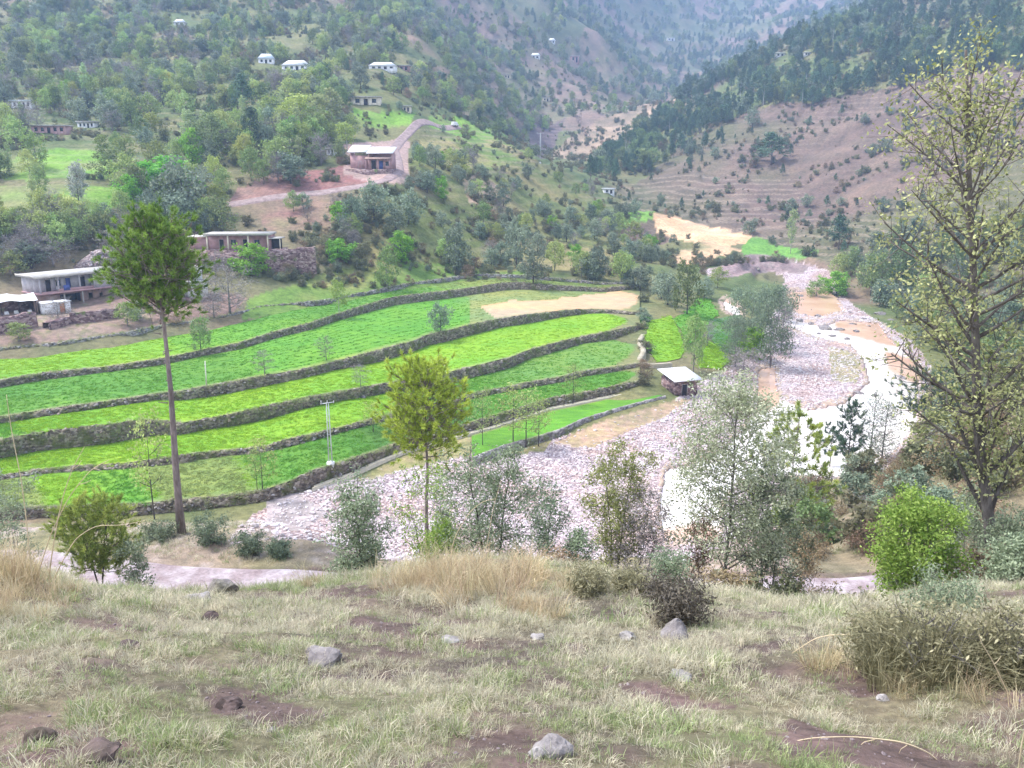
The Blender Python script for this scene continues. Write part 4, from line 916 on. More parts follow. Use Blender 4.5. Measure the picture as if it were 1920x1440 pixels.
# --- white wing on the far side of the pine
p = hit(322, 566, 120); h = root('farmhouse_wing', p + np.array([0, 0, -0.2]), R(40)); tag(h, 'small white house with a dark window and open porch right of the tall pine', 'house')
part(h, 'wall', 'white', wall_x(4.0, 7.6, 0.0, .25, 0.6, 3.6, [(5.4, 6.4, 1.6, 2.7)]) + [(4.0, 4.25, .25, 5, 0.6, 3.6), (7.35, 7.6, .25, 5, .6, 3.6), (4.25, 7.35, 4.75, 5, .6, 3.6), (0, 4.0, 2.4, 2.6, .6, 3.6), (0, .25, 2.6, 5, .6, 3.6), (.25, 4.0, 4.75, 5, .6, 3.6)])
window(h, 5.4, 6.4, 0.0, 1.6, 2.7, 'plaster', 2)
door(h, 1.6, 2.6, 2.34, .6, 2.7, 'dark'); part(h, 'post', 'white', [(1.9, 2.1, 0.1, .3, .6, 3.6)]); part(h, 'post', 'white', [(.1, .3, 0.1, .3, .6, 3.6)])
part(h, 'plinth', 'purple_stone', [(-.3, 7.9, -.3, 5.2, -1.6, .6)]); part(h, 'roof', 'slab', [(-.5, 8.0, -.6, 5.4, 3.6, 3.9)])
part(h, 'upper_room', 'white', [(4.6, 7.4, 2.0, 4.8, 3.9, 6.4)]); part(h, 'upper_roof', 'edge', [(4.4, 7.7, 1.8, 5.0, 6.4, 6.6)])
# --- long house on its stone plinth
p = spot(372, 197, 480); h = root('long_house', (p[0], p[1], top_z(197, 469)), R(3)); tag(h, 'long flat-roofed house with white verandah posts above a bright green bush', 'house')
part(h, 'wall', 'pink', wall_x(2.2, 16.4, 2.2, .25, 0, 3.3, [(4.6, 5.5, 0, 2.2), (7.2, 8.3, 1, 2.1), (10.0, 11.0, 0, 2.2), (12.6, 13.8, 1, 2.1)]) + [(2.2, 2.45, 2.45, 6.5, 0, 3.3), (16.15, 16.4, 0.2, 6.5, 0, 3.3), (2.45, 16.15, 6.25, 6.5, 0, 3.3), (-2.2, 2.2, 2.6, 2.8, 0, 2.8), (-2.2, -2.0, 2.8, 6.5, 0, 2.8)])
for x in (4.6, 10.0): door(h, x, x + .95, 2.2, 0, 2.2)
for x in (7.2, 12.6): window(h, x, x + 1.15, 2.2, 1, 2.1)
rf = part(h, 'roof', 'slab', [(1.8, 16.8, -.6, 6.8, 3.3, 3.72)]); part(rf, 'fascia', 'edge', [(1.8, 16.8, -.66, -.61, 3.56, 3.86)])
part(h, 'annex_roof', 'edge', [(-2.5, 1.75, 1.6, 6.8, 2.8, 3.0)])
for x in (2.3, 7.0, 11.6, 16.0): part(h, 'post', 'cream', [(x, x + .3, -.2, .1, 0, 3.3)])
sh = part(h, 'lean_to', 'dark', [(16.6, 18.9, 2.0, 2.2, 0, 2.5)]); part(sh, 'lean_to_roof', 'slab', [(16.45, 19.2, -.3, 4.5, 2.5, 2.68)]); part(sh, 'lean_to_post', 'cream', [(18.8, 19.0, -.1, .1, 0, 2.5)])
part(h, 'plinth', 'purple_stone', [(-2.6, 19.3, -.9, 6.6, -5.0, 0)])
# retaining wall right of it
def stone_wall(name, pts, height, th, mat, label, depth=1.5, seed=0, cat='wall'):
    P = densify(np.array(pts, float), 10); d = np.gradient(P[:, :2], axis=0); d /= np.linalg.norm(d, axis=1, keepdims=True); nn = np.stack([d[:, 1], -d[:, 0], 0 * d[:, 0]], 1)
    hh = height * (1 + 0.12 * fbm(np.arange(len(P)) * 0.35, np.zeros(len(P)), seed, 3))
    up = np.zeros_like(P); up[:, 2] = hh; dn = np.array([0, 0, -depth])
    rows = [P + nn * th * .6 + dn, P + nn * th * .6, P + nn * th * .55 + up * .5, P + nn * th * .5 + up, P - nn * th * .5 + up, P - nn * th * .6 + dn]
    return tag(put(name, strip_mesh(name, rows, MAT[mat], None, 0.16, seed, False)), label, cat)
a = at_y(497, 492, 195); b = at_y(592, 489, 199); zt = top_z(195, 466)
stone_wall('retaining_wall', [(a[0], a[1], a[2] - .3), ((a[0] + b[0]) / 2, 197, a[2] - .2), (b[0], b[1], a[2])], zt - a[2], .8, 'purple_stone', 'purple stone retaining wall running right from the long flat-roofed house', 3, 5)
# --- outbuildings in the yard
p = hit(82, 590, 120); h = root('outhouse', p + np.array([0, 0, -.3]), R(48)); tag(h, 'small white outhouse with orange door in front of the farmhouse', 'shed')
part(h, 'wall', 'white', wall_x(0, 5.0, 0, .2, 0, 2.3, [(3.0, 3.9, 0, 2.0)]) + [(0, .2, .2, 2.6, 0, 2.3), (4.8, 5, .2, 2.6, 0, 2.3), (.2, 4.8, 2.4, 2.6, 0, 2.3)]); door(h, 3.0, 3.9, 0, 0, 2.0, 'orange'); part(h, 'roof', 'tin', [(-.2, 2.6, -.3, 2.8, 2.3, 2.42), (2.6, 5.2, -.3, 2.8, 2.3, 2.36)])
p = hit(20, 590, 120); h = root('cattle_shed', p + np.array([0, 0, -.2]), R(35)); tag(h, 'open shed under a sagging white sheet at the left of the yard', 'shed')
xs = np.linspace(-5, 4.6, 14); ys = np.linspace(-1.2, 4.2, 7); XX, YY = np.meshgrid(xs, ys)
ZZ = 3.1 + 0.12 * YY - 0.35 * np.abs(np.sin(XX * 0.62)) - 0.02 * (XX) + 0.15 * fbm(XX, YY, 3, 2)
top = np.stack([XX, YY, ZZ], -1).reshape(-1, 3); nF = grid_faces(7, 14)
put('roof_sheet', mesh_from('roof_sheet', np.concatenate([top, top - np.array([0, 0, .06])]), np.concatenate([nF, nF[:, ::-1] + len(top)]), [MAT['cloth']], smooth_shade=True), h)
for x in (-4.6, -1.5, 1.4, 4.2): part(h, 'post', 'dark', [(x, x + .14, -.8, -.66, -.5, 2.75)])
part(h, 'back_wall', 'purple_stone', [(-5, 4.5, 3.6, 4.0, -.6, 2.9)]); part(h, 'side_wall', 'mud', [(4.2, 4.5, -.4, 3.6, -.6, 2.7)])
for i, (x, y) in enumerate(((-3.2, .5), (-1.0, .2), (0.6, .6), (2.8, .1))): part(h, 'sack', 'cloth', [[(x, y, 0), (x + .9, y, 0), (x + .9, y + .6, 0), (x, y + .6, 0), (x + .12, y + .1, .75), (x + .7, y + .12, .8), (x + .75, y + .5, .7), (x + .1, y + .5, .72)]])
# old stone-roofed house behind
p = hit(150, 515, 150); h = root('stone_roofed_house', p + np.array([0, 0, -.4]), R(35)); tag(h, 'old low house with a humped purple stone-slab roof behind the farmhouse', 'house')
part(h, 'wall', 'purple_stone', [(0, 8, 0, 5, -1, 1.7)])
MAT['slate'] = mat_stone('stone_slab', [(0, (0.16, 0.11, 0.115)), (0.5, (0.31, 0.24, 0.24)), (1, (0.5, 0.43, 0.42))], 2.2, 0.05)
part(h, 'roof', 'slate', [[(-.7, -.7, 1.7), (8.7, -.7, 1.7), (8.7, 5.7, 1.7), (-.7, 5.7, 1.7), (4.2, 1.8, 5.3), (6.6, 1.8, 5.5), (6.6, 3.2, 5.5), (4.2, 3.2, 5.3)]])
g_ = np.random.default_rng(5)
for i in range(26):
    u, v = g_.uniform(0, 1), g_.uniform(0.05, 0.8); x = (-.7 * (1 - v) + 4.2 * v) * (1 - u) + (8.7 * (1 - v) + 6.6 * v) * u; y = -.7 * (1 - v) + 1.8 * v; z = 1.7 + 3.6 * v
    s = g_.uniform(.3, .6); part(h, 'roof_slab_stone', 'slate', [[(x - s, y - .25, z - .05), (x + s, y - .25, z - .05), (x + s, y + .3, z + .6), (x - s, y + .3, z + .6), (x - s * .9, y - .35, z + .1), (x + s, y - .35, z + .1), (x + s, y + .2, z + .75), (x - s, y + .2, z + .75)]])
# yard walls
q = [hit(c, r, 110) for c, r in ((-80, 632), (0, 626), (70, 612))]; stone_wall('yard_wall', q, 2.6, .8, 'purple_stone', 'dark purple stone yard wall below the white sheet-roofed shed', 1.5, 8)
q = [hit(c, r, 110) for c, r in ((132, 607), (180, 603), (222, 596))]; stone_wall('yard_wall', q, 1.9, .7, 'purple_stone', 'short dark stone yard wall below the farmhouse store opening', 1.5, 9)
q = [hit(c, r, 110) for c, r in ((86, 618), (110, 612), (128, 606))]; stone_wall('yard_wall', q, 1.2, 1.4, 'purple_stone', 'tumbled heap of wall stones between the two dark yard walls', 1.0, 10)
# --- roadside shop house on the spur
p = spot(655, 270, 328); h = root('roadside_house', p + np.array([0, 0, -.1]), R(-6)); tag(h, 'reddish roadside house with tin roofs beside the bend of the hill road', 'house')
part(h, 'wall', 'pink', wall_x(6.0, 13.4, 0, .25, 0, 3.6, [(7.0, 8.4, 0, 2.6), (9.4, 10.6, 0, 2.4), (11.4, 12.4, 1, 2.2)]) + [(6, 6.25, .25, 5, 0, 4.6), (13.15, 13.4, .25, 5, 0, 4.6), (6.25, 13.15, 4.75, 5, 0, 5.0), (0, 6, 1.4, 1.65, 0, 4.0), (0, .25, 1.65, 6, 0, 4.8)])
door(h, 7.0, 8.4, 0, 0, 2.6); door(h, 9.4, 10.6, 0, 0, 2.4, 'blue'); window(h, 11.4, 12.4, 0, 1, 2.2)
door(h, 2.6, 3.6, 1.4, 0, 2.2)
def slope_slab(x0, x1, y0, y1, z0, z1, th=.1): return [(x0, y0, z0), (x1, y0, z0), (x1, y1, z1), (x0, y1, z1), (x0, y0, z0 + th), (x1, y0, z0 + th), (x1, y1, z1 + th), (x0, y1, z1 + th)]
part(h, 'roof', 'tin', [slope_slab(5.6, 13.9, -.5, 5.4, 4.6, 6.6)]); part(h, 'porch_roof', 'mud', [slope_slab(5.4, 13.4, -2.2, -.02, 2.9, 3.5, .14)])
part(h, 'side_roof', 'tin', [slope_slab(-.6, 5.5, .6, 6.4, 5.0, 7.2)])
for x in (5.7, 9.4, 13.0): part(h, 'post', 'pink', [(x, x + .22, -2.0, -1.78, -.5, 2.95)])
part(h, 'plinth', 'purple_stone', [(-.5, 13.8, -2.4, 6, -2.5, 0)])
# --- hut by the river with a white sheet roof
p = hit(1264, 744, 100); h = root('river_hut', (p[0], p[1], p[2] - .2), R(20)); tag(h, 'small hut with a bare white sheet roof at the river end of the lowest field', 'hut')
part(h, 'wall', 'purple_stone', wall_x(.2, 4.4, 0.3, .3, 0, 2.6, [(1.6, 2.5, 0, 1.9)]) + [(.2, .5, .6, 4.6, 0, 2.6), (.5, 4.4, 4.3, 4.6, 0, 3.2)]); part(h, 'side_wall', 'pink', [(4.1, 4.4, .6, 2.2, 0, 2.7), (4.1, 4.4, 3.4, 4.3, 0, 2.9), (4.1, 4.4, 2.2, 3.4, 2.1, 2.8)])
door(h, 1.6, 2.5, .3, 0, 1.9)
rf = part(h, 'roof', 'tin', [slope_slab(-.3, 5.0, -.4, 5.2, 2.6, 3.5, .1)])
for i in range(9): part(rf, 'roof_rib', 'tin', [slope_slab(-.1 + i * .6, -.05 + i * .6, -.4, 5.2, 2.702, 3.602, .03)])
# --- houses up the slopes, each from its own base row
MAT['roofblue'] = plain('pale_blue_tin', (0.6, 0.66, 0.72), 0.45, 0.1, 0.6, 0.1)
def far_house(px, py, wpx, hpx, label, roof='tin', wall='white', kind='hip', rot=0, nw=3):
    b = hit(px, py, 180); d = b[1] * cP - b[2] * sP; wm = wpx / FPX * d; hm = max(2.6, hpx / FPX * d); dp = max(3.5, wm * .45)
    h = root('hillside_house', b + np.array([0, 0, -.3]), R(rot)); tag(h, label, 'house', 'houses up the hillsides')
    wh = hm * (.55 if kind == 'hip' else .85); ws = wm / (nw * 2 + 1); holes = [(-wm / 2 + ws * (2 * i + 1), -wm / 2 + ws * (2 * i + 2), (0.2 if i == nw // 2 else wh * .35), wh * .82) for i in range(nw)]
    part(h, 'wall', wall, wall_x(-wm / 2, wm / 2, 0, .3, -1.5, wh, holes) + [(-wm / 2, -wm / 2 + .3, .3, dp, -1.5, wh), (wm / 2 - .3, wm / 2, .3, dp, -1.5, wh), (-wm / 2 + .3, wm / 2 - .3, dp - .3, dp, -1.5, wh)])
    for i, (a, b_, c, e) in enumerate(holes):
        if i == nw // 2: part(h, 'door', 'dark', [(a, b_, .12, .2, c, e)])
        else: part(h, 'window', 'glass', [(a, b_, .12, .2, c, e)])
    if kind == 'hip':
        o = .5; r = dp * .4
        part(h, 'roof', roof, [[(-wm / 2 - o, -o, wh), (wm / 2 + o, -o, wh), (wm / 2 + o, dp + o, wh), (-wm / 2 - o, dp + o, wh), (-wm / 2 + r, dp * .42, hm + .4), (wm / 2 - r, dp * .42, hm + .4), (wm / 2 - r, dp * .58, hm + .4), (-wm / 2 + r, dp * .58, hm + .4)]])
    else: part(h, 'roof', roof, [(-wm / 2 - .4, wm / 2 + .4, -.7, dp + .3, wh, wh + .35)])
    return h
FAR = [(552,132,48,18,'white hip-roofed house on the left hillside, larger of a pair','tin','white','hip',-8,4),(499,119,28,17,'smaller white house just left of the white hip-roofed house','roofblue','white','hip',5,3),(717,131,50,13,'long white-roofed house among dark trees above the hill road','tin','white','hip',0,4),
       (757,132,22,9,'low pinkish house beside the long white-roofed house','slab','pink','flat',0,2),(686,198,54,18,'flat-roofed house with a black opening on the terrace above the road bend','slab','cream','flat',2,3),(762,209,16,12,'tiny cream hut on the terrace above the road bend','slab','cream','flat',0,2),
       (41,204,40,16,'white house with pale blue roof alone on the far left slope','roofblue','white','flat',-4,4),(162,240,32,11,'white-pillared low house among trees on the left slope','slab','white','flat',0,4),(92,250,64,17,'low purple stone house on the left slope','slab','pink','flat',3,5),
       (265,182,18,11,'small house under the bare brown knoll','slab','plaster','flat',0,2),(336,48,20,11,'white-roofed house highest on the left hillside','tin','white','hip',0,2),(1142,364,20,11,'small white box-like house at the foot of the brown slope','tin','white','flat',4,2),
       (1004,111,17,9,'white house high on the slope behind the valley notch','tin','white','hip',0,2),(1035,81,12,8,'tiny white house above another on the slope behind the valley notch','tin','white','hip',0,2),(1258,77,14,6,'white roof far off in the blue haze','tin','white','flat',0,2),
       (1078,118,16,14,'pinkish house on the slope behind the valley notch','slab','pink','flat',0,2),(951,147,12,7,'low pale house on the brown slope left of the valley notch','slab','cream','flat',0,2),(1024,190,13,8,'small tan house just above the valley notch','slab','cream','flat',0,2),
       (1463,107,18,8,'white house among pines on the right hill, left of two','tin','white','flat',0,2),(1514,106,12,6,'white house among pines on the right hill, right of two','tin','white','flat',0,2),(620,291,15,15,'small white wall of a house among trees left of the roadside house','slab','white','flat',0,2)]
for f in FAR: far_house(*f)
# a white van on the hill road
b = spot(853, 388, 240); h = root('van', b + np.array([0, 0, .2]), R(70)); tag(h, 'white van parked where the hill road goes out of sight', 'van')
mb = MB(); sec = [(-2.1, .5, 1.0), (-2.1, .5, 1.1), (2.0, .5, 1.2)]
part(h, 'body', 'white', [(-2.2, 2.2, -.85, .85, .35, 1.15), [(-2.1, -.8, 1.15), (1.6, -.8, 1.15), (1.6, .8, 1.15), (-2.1, .8, 1.15), (-2.0, -.7, 1.95), (1.0, -.7, 1.95), (1.0, .7, 1.95), (-2.0, .7, 1.95)]])
part(h, 'windscreen', 'glass', [[(1.62, -.7, 1.2), (1.64, -.7, 1.2), (1.64, .7, 1.2), (1.62, .7, 1.2), (1.07, -.62, 1.88), (1.09, -.62, 1.88), (1.09, .62, 1.88), (1.07, .62, 1.88)]])
for x in (-1.4, 1.4):
    for y in (-.78, .78):
        mb = MB(); mb.tube([(x, y - .1, .33), (x, y + .1, .33)], .33, 12); put('wheel', mb.mesh('wheel', [MAT['dark']]), h)
# --- utility poles
def pole(base, hgt, label, arm=1.0, twin=True):
    r = root('utility_pole', base); tag(r, label, 'pole')
    if twin:
        for s in (-1, 1):
            mb = MB(); mb.tube([(s * .2, 0, -.3), (s * .12, 0, hgt)], [.075, .06], 6); put('upright', mb.mesh('upright', [MAT['steel']]), r)
        for i in range(int(hgt / .8)): mb = MB(); mb.tube([(-.18, 0, .5 + i * .8), (.18, 0, .5 + i * .8)], .03, 4); put('rung', mb.mesh('rung', [MAT['steel']]), r)
        part(r, 'footing', 'white', [(-.4, .4, -.3, .3, -.4, .35)])
    else:
        mb = MB(); mb.tube([(0, 0, -.3), (0.1, 0, hgt)], [.1, .07], 8); put('upright', mb.mesh('upright', [MAT['edge']]), r)
    if arm:
        mb = MB(); mb.tube([(-arm, 0, hgt - .1), (arm, 0, hgt + .15)], .05, 4); a = put('crossarm', mb.mesh('crossarm', [MAT['steel']]), r)
        for x in (-arm * .9, 0, arm * .9): mb = MB(); mb.tube([(x, 0, hgt), (x, 0, hgt + .32)], [.05, .03], 6); put('insulator', mb.mesh('insulator', [MAT['white']]), a)
p = surf(620, 871); pole(p, top_z(p[1], 756) - p[2], 'steel ladder-like utility pole standing on the lowest terrace wall', .8)
p = surf(383, 745); pole(p, top_z(p[1], 677) - p[2], 'thin pale pole standing against a terrace wall right of the tall pine', 0, False)
p = hit(1013, 306, 300); pole(p, top_z(p[1], 250) - p[2], 'tall utility pole below the dark valley notch', 1.6)
# ------------------------------------------------------------------ trees and bushes one can pick out, mid-distance
HG_ = 'trees on the left hillside'
T = [  # species, column, base row, top row, width, label
 ('pine',458,216,138,46,'dark narrow pine above the pale yellow poplars'),('pine',474,292,200,44,'dark pine with bare lower trunk beside the pale poplars'),('mid',398,302,212,78,'broad dark green tree left of the dark pine with bare trunk'),
 ('blossom',148,382,303,34,'tree speckled with white blossom at the edge of the bright meadow'),('mid',76,367,305,36,'dark green tree standing in the bright meadow'),('olive',346,418,296,104,'big grey-green tree with a dark bent trunk above the tall pine'),
 ('bright',318,372,292,112,'lime green tree behind the big grey-green tree'),('bright',252,392,328,58,'bright green round tree on the right edge of the meadow'),('mid',206,336,278,66,'spreading green tree with dark trunk above the meadow'),
 ('poplar',598,262,176,34,'pale poplar with whitish trunk, left of the tall pair'),('poplar',624,262,166,42,'pale poplar with whitish trunk, right of the tall pair'),('yellow',560,252,176,62,'yellow-green tree below the white hip-roofed house'),('yellow',515,242,178,56,'yellow-green tree beside the dark narrow pine'),
 ('olive',545,345,286,72,'dark olive tree over the red road cut'),('bright',640,424,378,38,'vivid green tree below the hill road'),('olive',662,436,366,46,'grey-green tree right of the vivid green tree below the hill road'),('olive',702,416,338,62,'dark grey-green tree under the roadside house'),('olive',766,420,355,54,'dark grey-green tree at the road bend'),
 ('bright',470,516,456,66,'vivid green bush in front of the long flat-roofed house'),('bright',634,492,448,58,'round vivid green bush at the end of the purple retaining wall'),('bright',752,492,434,52,'vivid green tree on the turf above the sandy plot'),('spring',726,548,460,48,'sparse spring green tree on the turf terrace'),
 ('olive',856,510,418,56,'dense olive tree standing alone above the upper terraces'),('olive',968,502,408,50,'grey-green tree on the slope behind the sandy plot'),('olive',1002,532,464,48,'olive tree nearest behind the sandy plot'),('spring',1040,508,452,44,'light green tree behind the sandy plot'),
 ('olive',826,622,566,44,'small round olive tree on the wall below the sandy plot'),('mid',376,662,594,44,'small dark green tree on the terrace right of the tall pine'),('bare',432,600,492,100,'leafless purple-grey tree on the wall beside the farmhouse wing'),('bare',398,605,540,60,'small leafless tree left of the purple-grey tree'),
 ('yellow',636,596,524,34,'yellow-green sapling on the upper terrace wall'),('greysapling',494,710,656,44,'thin leafless sapling on the terrace wall right of the pale pole'),('greysapling',612,676,628,38,'thin grey sapling on the middle terrace wall'),('greysapling',676,726,684,40,'thin pinkish sapling left of the golden pine'),
 ('mid',1288,590,488,62,'tall dark-trunked tree behind the small green plots'),('olive',1252,572,514,48,'grey-green bush left of the tall dark-trunked tree'),('willow',1398,648,536,74,'grey-green willow on the river bank beside the plots'),('willow',1444,690,536,78,'tallest willow on the river bank'),('bright',1412,672,612,56,'yellow-green bush under the river bank willows'),('bare',1392,712,652,76,'leafless grey bush on the river bank above the hut'),('bare',1464,660,560,56,'leafless grey willow leaning to the river gravel'),
 ('bright',1568,556,508,58,'round light green bush on the far river bank'),('mid',1684,560,456,84,'large dark tree on the far river bank'),('mid',1632,556,470,66,'mid green tree left of the large dark tree on the far bank'),('pine',1572,468,402,42,'dark conical pine at the foot of the brown slope'),('pine',1446,308,248,58,'dark bushy pine alone on the brown slope'),
 ('spring',1300,700,590,44,'thin sapling with pale twigs behind the hut'),('bare',1326,650,600,34,'small reddish bare bush between the small green plots'),('poplar',1482,476,392,18,'pale slender poplar on the green strip beyond the river'),
 ('spring',240,612,566,44,'pale green bush in the farmhouse yard'),('spring',1530,560,525,40,'pale bush on the far river gravel edge'),
]
for a in T: plant_px(*a)
for a in ((1378,690,590,60,'pale green willow low on the bank beside the blue-green plot'),(1424,640,540,56,'bushy willow between the two tall bank willows'),(1466,600,536,44,'slim willow at the upper end of the river bank')): plant_px('willow', *a)
for px, py, top, wd in ((1200,545,500,46),(1165,530,470,44),(1120,525,462,40),(1240,560,510,40),(1090,520,470,40),(1320,560,520,40),(1345,540,500,40)):
    plant_px('spring' if px % 4 else 'olive', px, py, top, wd, 'small tree in the thicket between the sandy plot and the river', group='thicket by the sandy plot')
for px, py, top, wd in ((290,975,766,84),(488,930,816,62),(478,938,836,40),(962,838,722,82),(986,842,726,84),(1010,838,740,60),(752,838,744,60),(905,842,726,52),(1074,762,680,46),(700,812,752,50),(1290,640,600,30)):
    plant_px('sapling', px, py, top, wd, 'slender thinly leaved sapling at the edge of the lower fields', group='saplings along the lower fields')
# scrub where the terraces run out towards the footpath
for k, kk in (('F', 0), ('F', 1), ('E', 0), ('E', 1), ('D', 0), ('D', 1), ('C', 0), ('C', 1), ('B', 0), ('B', 1)):
    i = 'FEDCBA'.index(k); e = LINE[k][1][-1] * (1 - .45 * kk) + LINE['FEDCBA'[i + 1]][0][-1] * (.45 * kk)
    x, y = e[0] + .5 + .5 * kk, e[1] + .3
    plant(('scrub', 'brown', 'scrub', 'olive')[(i + kk) % 4], (x, y, min(float(G(x, y)), e[2]) - .1), 1.7 + .5 * ((i * 3 + kk) % 3), 2.6 + .5 * kk, 'low bush at the river end of the terrace walls beside the footpath', 'bush', 'bushes at the river end of the terraces')
for a in (('bare',110,606,556,52,'leafless shrub on the tumbled stones in the yard'),('spring',36,640,604,46,'pale bush below the yard wall on the left'),('bare',302,600,556,48,'leafless shrub behind the tall pine trunk'),('olive',258,600,560,44,'grey-green bush in the yard left of the pine trunk'),('brown',330,612,588,40,'brown bush on the stone wall below the farmhouse wing'),('spring',20,520,470,60,'pale green tree behind the sheet-roofed shed'),('bare',100,500,440,80,'leafless tree behind the farmhouse roof, left of the stone roof'),('olive',60,505,450,70,'grey-green tree behind the left end of the farmhouse'),('bare',215,480,430,70,'leafless tree right of the humped stone roof'),('spring',330,480,425,60,'pale green tree left of the long flat-roofed house'),('bare',405,520,470,60,'grey twiggy shrub under the long flat-roofed house')):
    plant_px(*a)
# ------------------------------------------------------------------ woods on the slopes: the largest trees one by one, the rest as one mass
def proto_collection(name, meshes):
    c = bpy.data.collections.new(name)
    for i, me in enumerate(meshes):
        o = bpy.data.objects.new('%s_%03d' % (name, i), me); c.objects.link(o)
    return c
def scatter(name, P, rot, scl, idx, coll, label=None, cat=None):
    me = mesh_from(name, P, np.zeros((0, 3), int))
    for nm, arr, ty in (('rot', rot, 'FLOAT_VECTOR'), ('scl', scl, 'FLOAT_VECTOR')):
        a = me.attributes.new(nm, ty, 'POINT'); a.data.foreach_set('vector', np.asarray(arr, np.float32).ravel())
    a = me.attributes.new('idx', 'INT', 'POINT'); a.data.foreach_set('value', np.asarray(idx, np.int32))
    o = put(name, me)
    t = bpy.data.node_groups.new(name, 'GeometryNodeTree')
    t.interface.new_socket('Geometry', in_out='INPUT', socket_type='NodeSocketGeometry'); t.interface.new_socket('Geometry', in_out='OUTPUT', socket_type='NodeSocketGeometry')
    N = t.nodes; gi = N.new('NodeGroupInput'); go = N.new('NodeGroupOutput'); ip = N.new('GeometryNodeInstanceOnPoints'); ci = N.new('GeometryNodeCollectionInfo')
    ci.inputs['Collection'].default_value = coll; ci.inputs['Separate Children'].default_value = True; ci.inputs['Reset Children'].default_value = True
    def na(nm, ty):
        q = N.new('GeometryNodeInputNamedAttribute'); q.data_type = ty; q.inputs['Name'].default_value = nm; return q.outputs['Attribute']
    e = N.new('FunctionNodeEulerToRotation'); L = t.links
    L.new(na('rot', 'FLOAT_VECTOR'), e.inputs[0]); L.new(gi.outputs[0], ip.inputs['Points']); L.new(ci.outputs[0], ip.inputs['Instance']); ip.inputs['Pick Instance'].default_value = True
    L.new(na('idx', 'INT'), ip.inputs['Instance Index']); L.new(e.outputs[0], ip.inputs['Rotation']); L.new(na('scl', 'FLOAT_VECTOR'), ip.inputs['Scale']); L.new(ip.outputs[0], go.inputs[0])
    m = o.modifiers.new('scatter', 'NODES'); m.node_group = t
    return tag(o, label, cat, kind='stuff')
def one_mesh(tb, lb, name, leaf, bark):
    m = MB()
    for q, s in ((lb, 0), (tb, 1)):
        n0 = m.n
        for V, t in zip(q.V, q.tint): m.V.append(V); m.tint.append(t)
        m.n += q.n
        for Q in q.Q: m.Q.append(Q + n0); m.qm.append(np.full(len(Q), s))
        for Q in q.T: m.T.append(Q + n0); m.tm.append(np.full(len(Q), s))
    return m.mesh(name, [LEAF[leaf], BARK[bark]])
PIDX = {}; PM = []
for key in ('spring', 'mid', 'bright', 'olive', 'bare', 'pine', 'tallpine', 'poplar', 'yellow', 'scrub', 'brown'):
    nm, L, lf, bk = SPEC[key]; PIDX[key] = []
    for v in L: PIDX[key].append((len(PM), v[2], v[3])); PM.append(one_mesh(v[4], v[5], 'wood_tree', lf, bk))
TREES = proto_collection('wood', PM)
fr = np.random.default_rng(42)
ZONES = [
 ('left', [(-400,-250),(900,-250),(1000,100),(1060,232),(980,262),(820,232),(800,190),(640,160),(-400,170)], 330, 950, .026, dict(mid=.26, olive=.2, spring=.28, bare=.14, pine=.06, poplar=.06), 5, 9.5),
 ('left', [(-400,170),(640,160),(670,330),(430,365),(430,440),(360,470),(-400,520)], 185, 400, .03, dict(spring=.36, mid=.13, poplar=.13, bare=.16, olive=.11, yellow=.08, bright=.012), 6, 11),
 ('left', [(-100,415),(335,415),(335,515),(-100,525)], 174, 235, .06, dict(bare=.5, spring=.3, olive=.2), 5, 8),
 ('spur', [(640,340),(760,300),(1000,290),(1130,370),(1260,480),(1210,535),(1050,525),(900,498),(700,495),(560,480),(530,400)], 195, 480, .028, dict(olive=.42, spring=.2, scrub=.24, bare=.1, bright=.04), 3.5, 7),
 ('right', [(1090,335),(1200,240),(1300,165),(1420,90),(1600,10),(2400,-250),(2400,120),(1770,140),(1650,180),(1500,205),(1400,245),(1300,290),(1200,345)], 330, 760, .034, dict(pine=.74, tallpine=.05, mid=.12, olive=.09), 6.5, 12),
 ('brown', BROWN, 210, 700, .011, dict(scrub=.45, pine=.35, olive=.2), 2.5, 6.5),
 ('far', [(-400,-600),(2600,-600),(2600,10),(1700,0),(1500,70),(1300,175),(1200,230),(1060,230),(1000,100),(900,-100)], 820, 2400, .009, dict(pine=.5, mid=.35, olive=.15), 7, 13),
 ('notch', [(800,120),(900,20),(1250,20),(1200,235),(1060,240),(960,262),(860,215)], 480, 1300, .009, dict(mid=.35, olive=.3, spring=.2, bare=.15), 4, 8),
 ('bank', [(1540,520),(1700,430),(2300,430),(2300,770),(1775,730),(1725,630),(1610,560)], 130, 330, .07, dict(mid=.4, olive=.3, scrub=.2, spring=.1), 3.5, 7.5),
 ('slopefoot', [(1180,470),(1280,440),(1420,500),(1500,500),(1420,520),(1280,530)], 220, 330, .012, dict(scrub=.6, olive=.4), 1.5, 4),
]
KEEP_OUT = [(f[0], f[1], f[2]) for f in FAR] + [(440, 470, 180), (690, 325, 80), (200, 560, 380), (853, 240, 14)]
CL = []                                  # x, y, z, key, height, zone
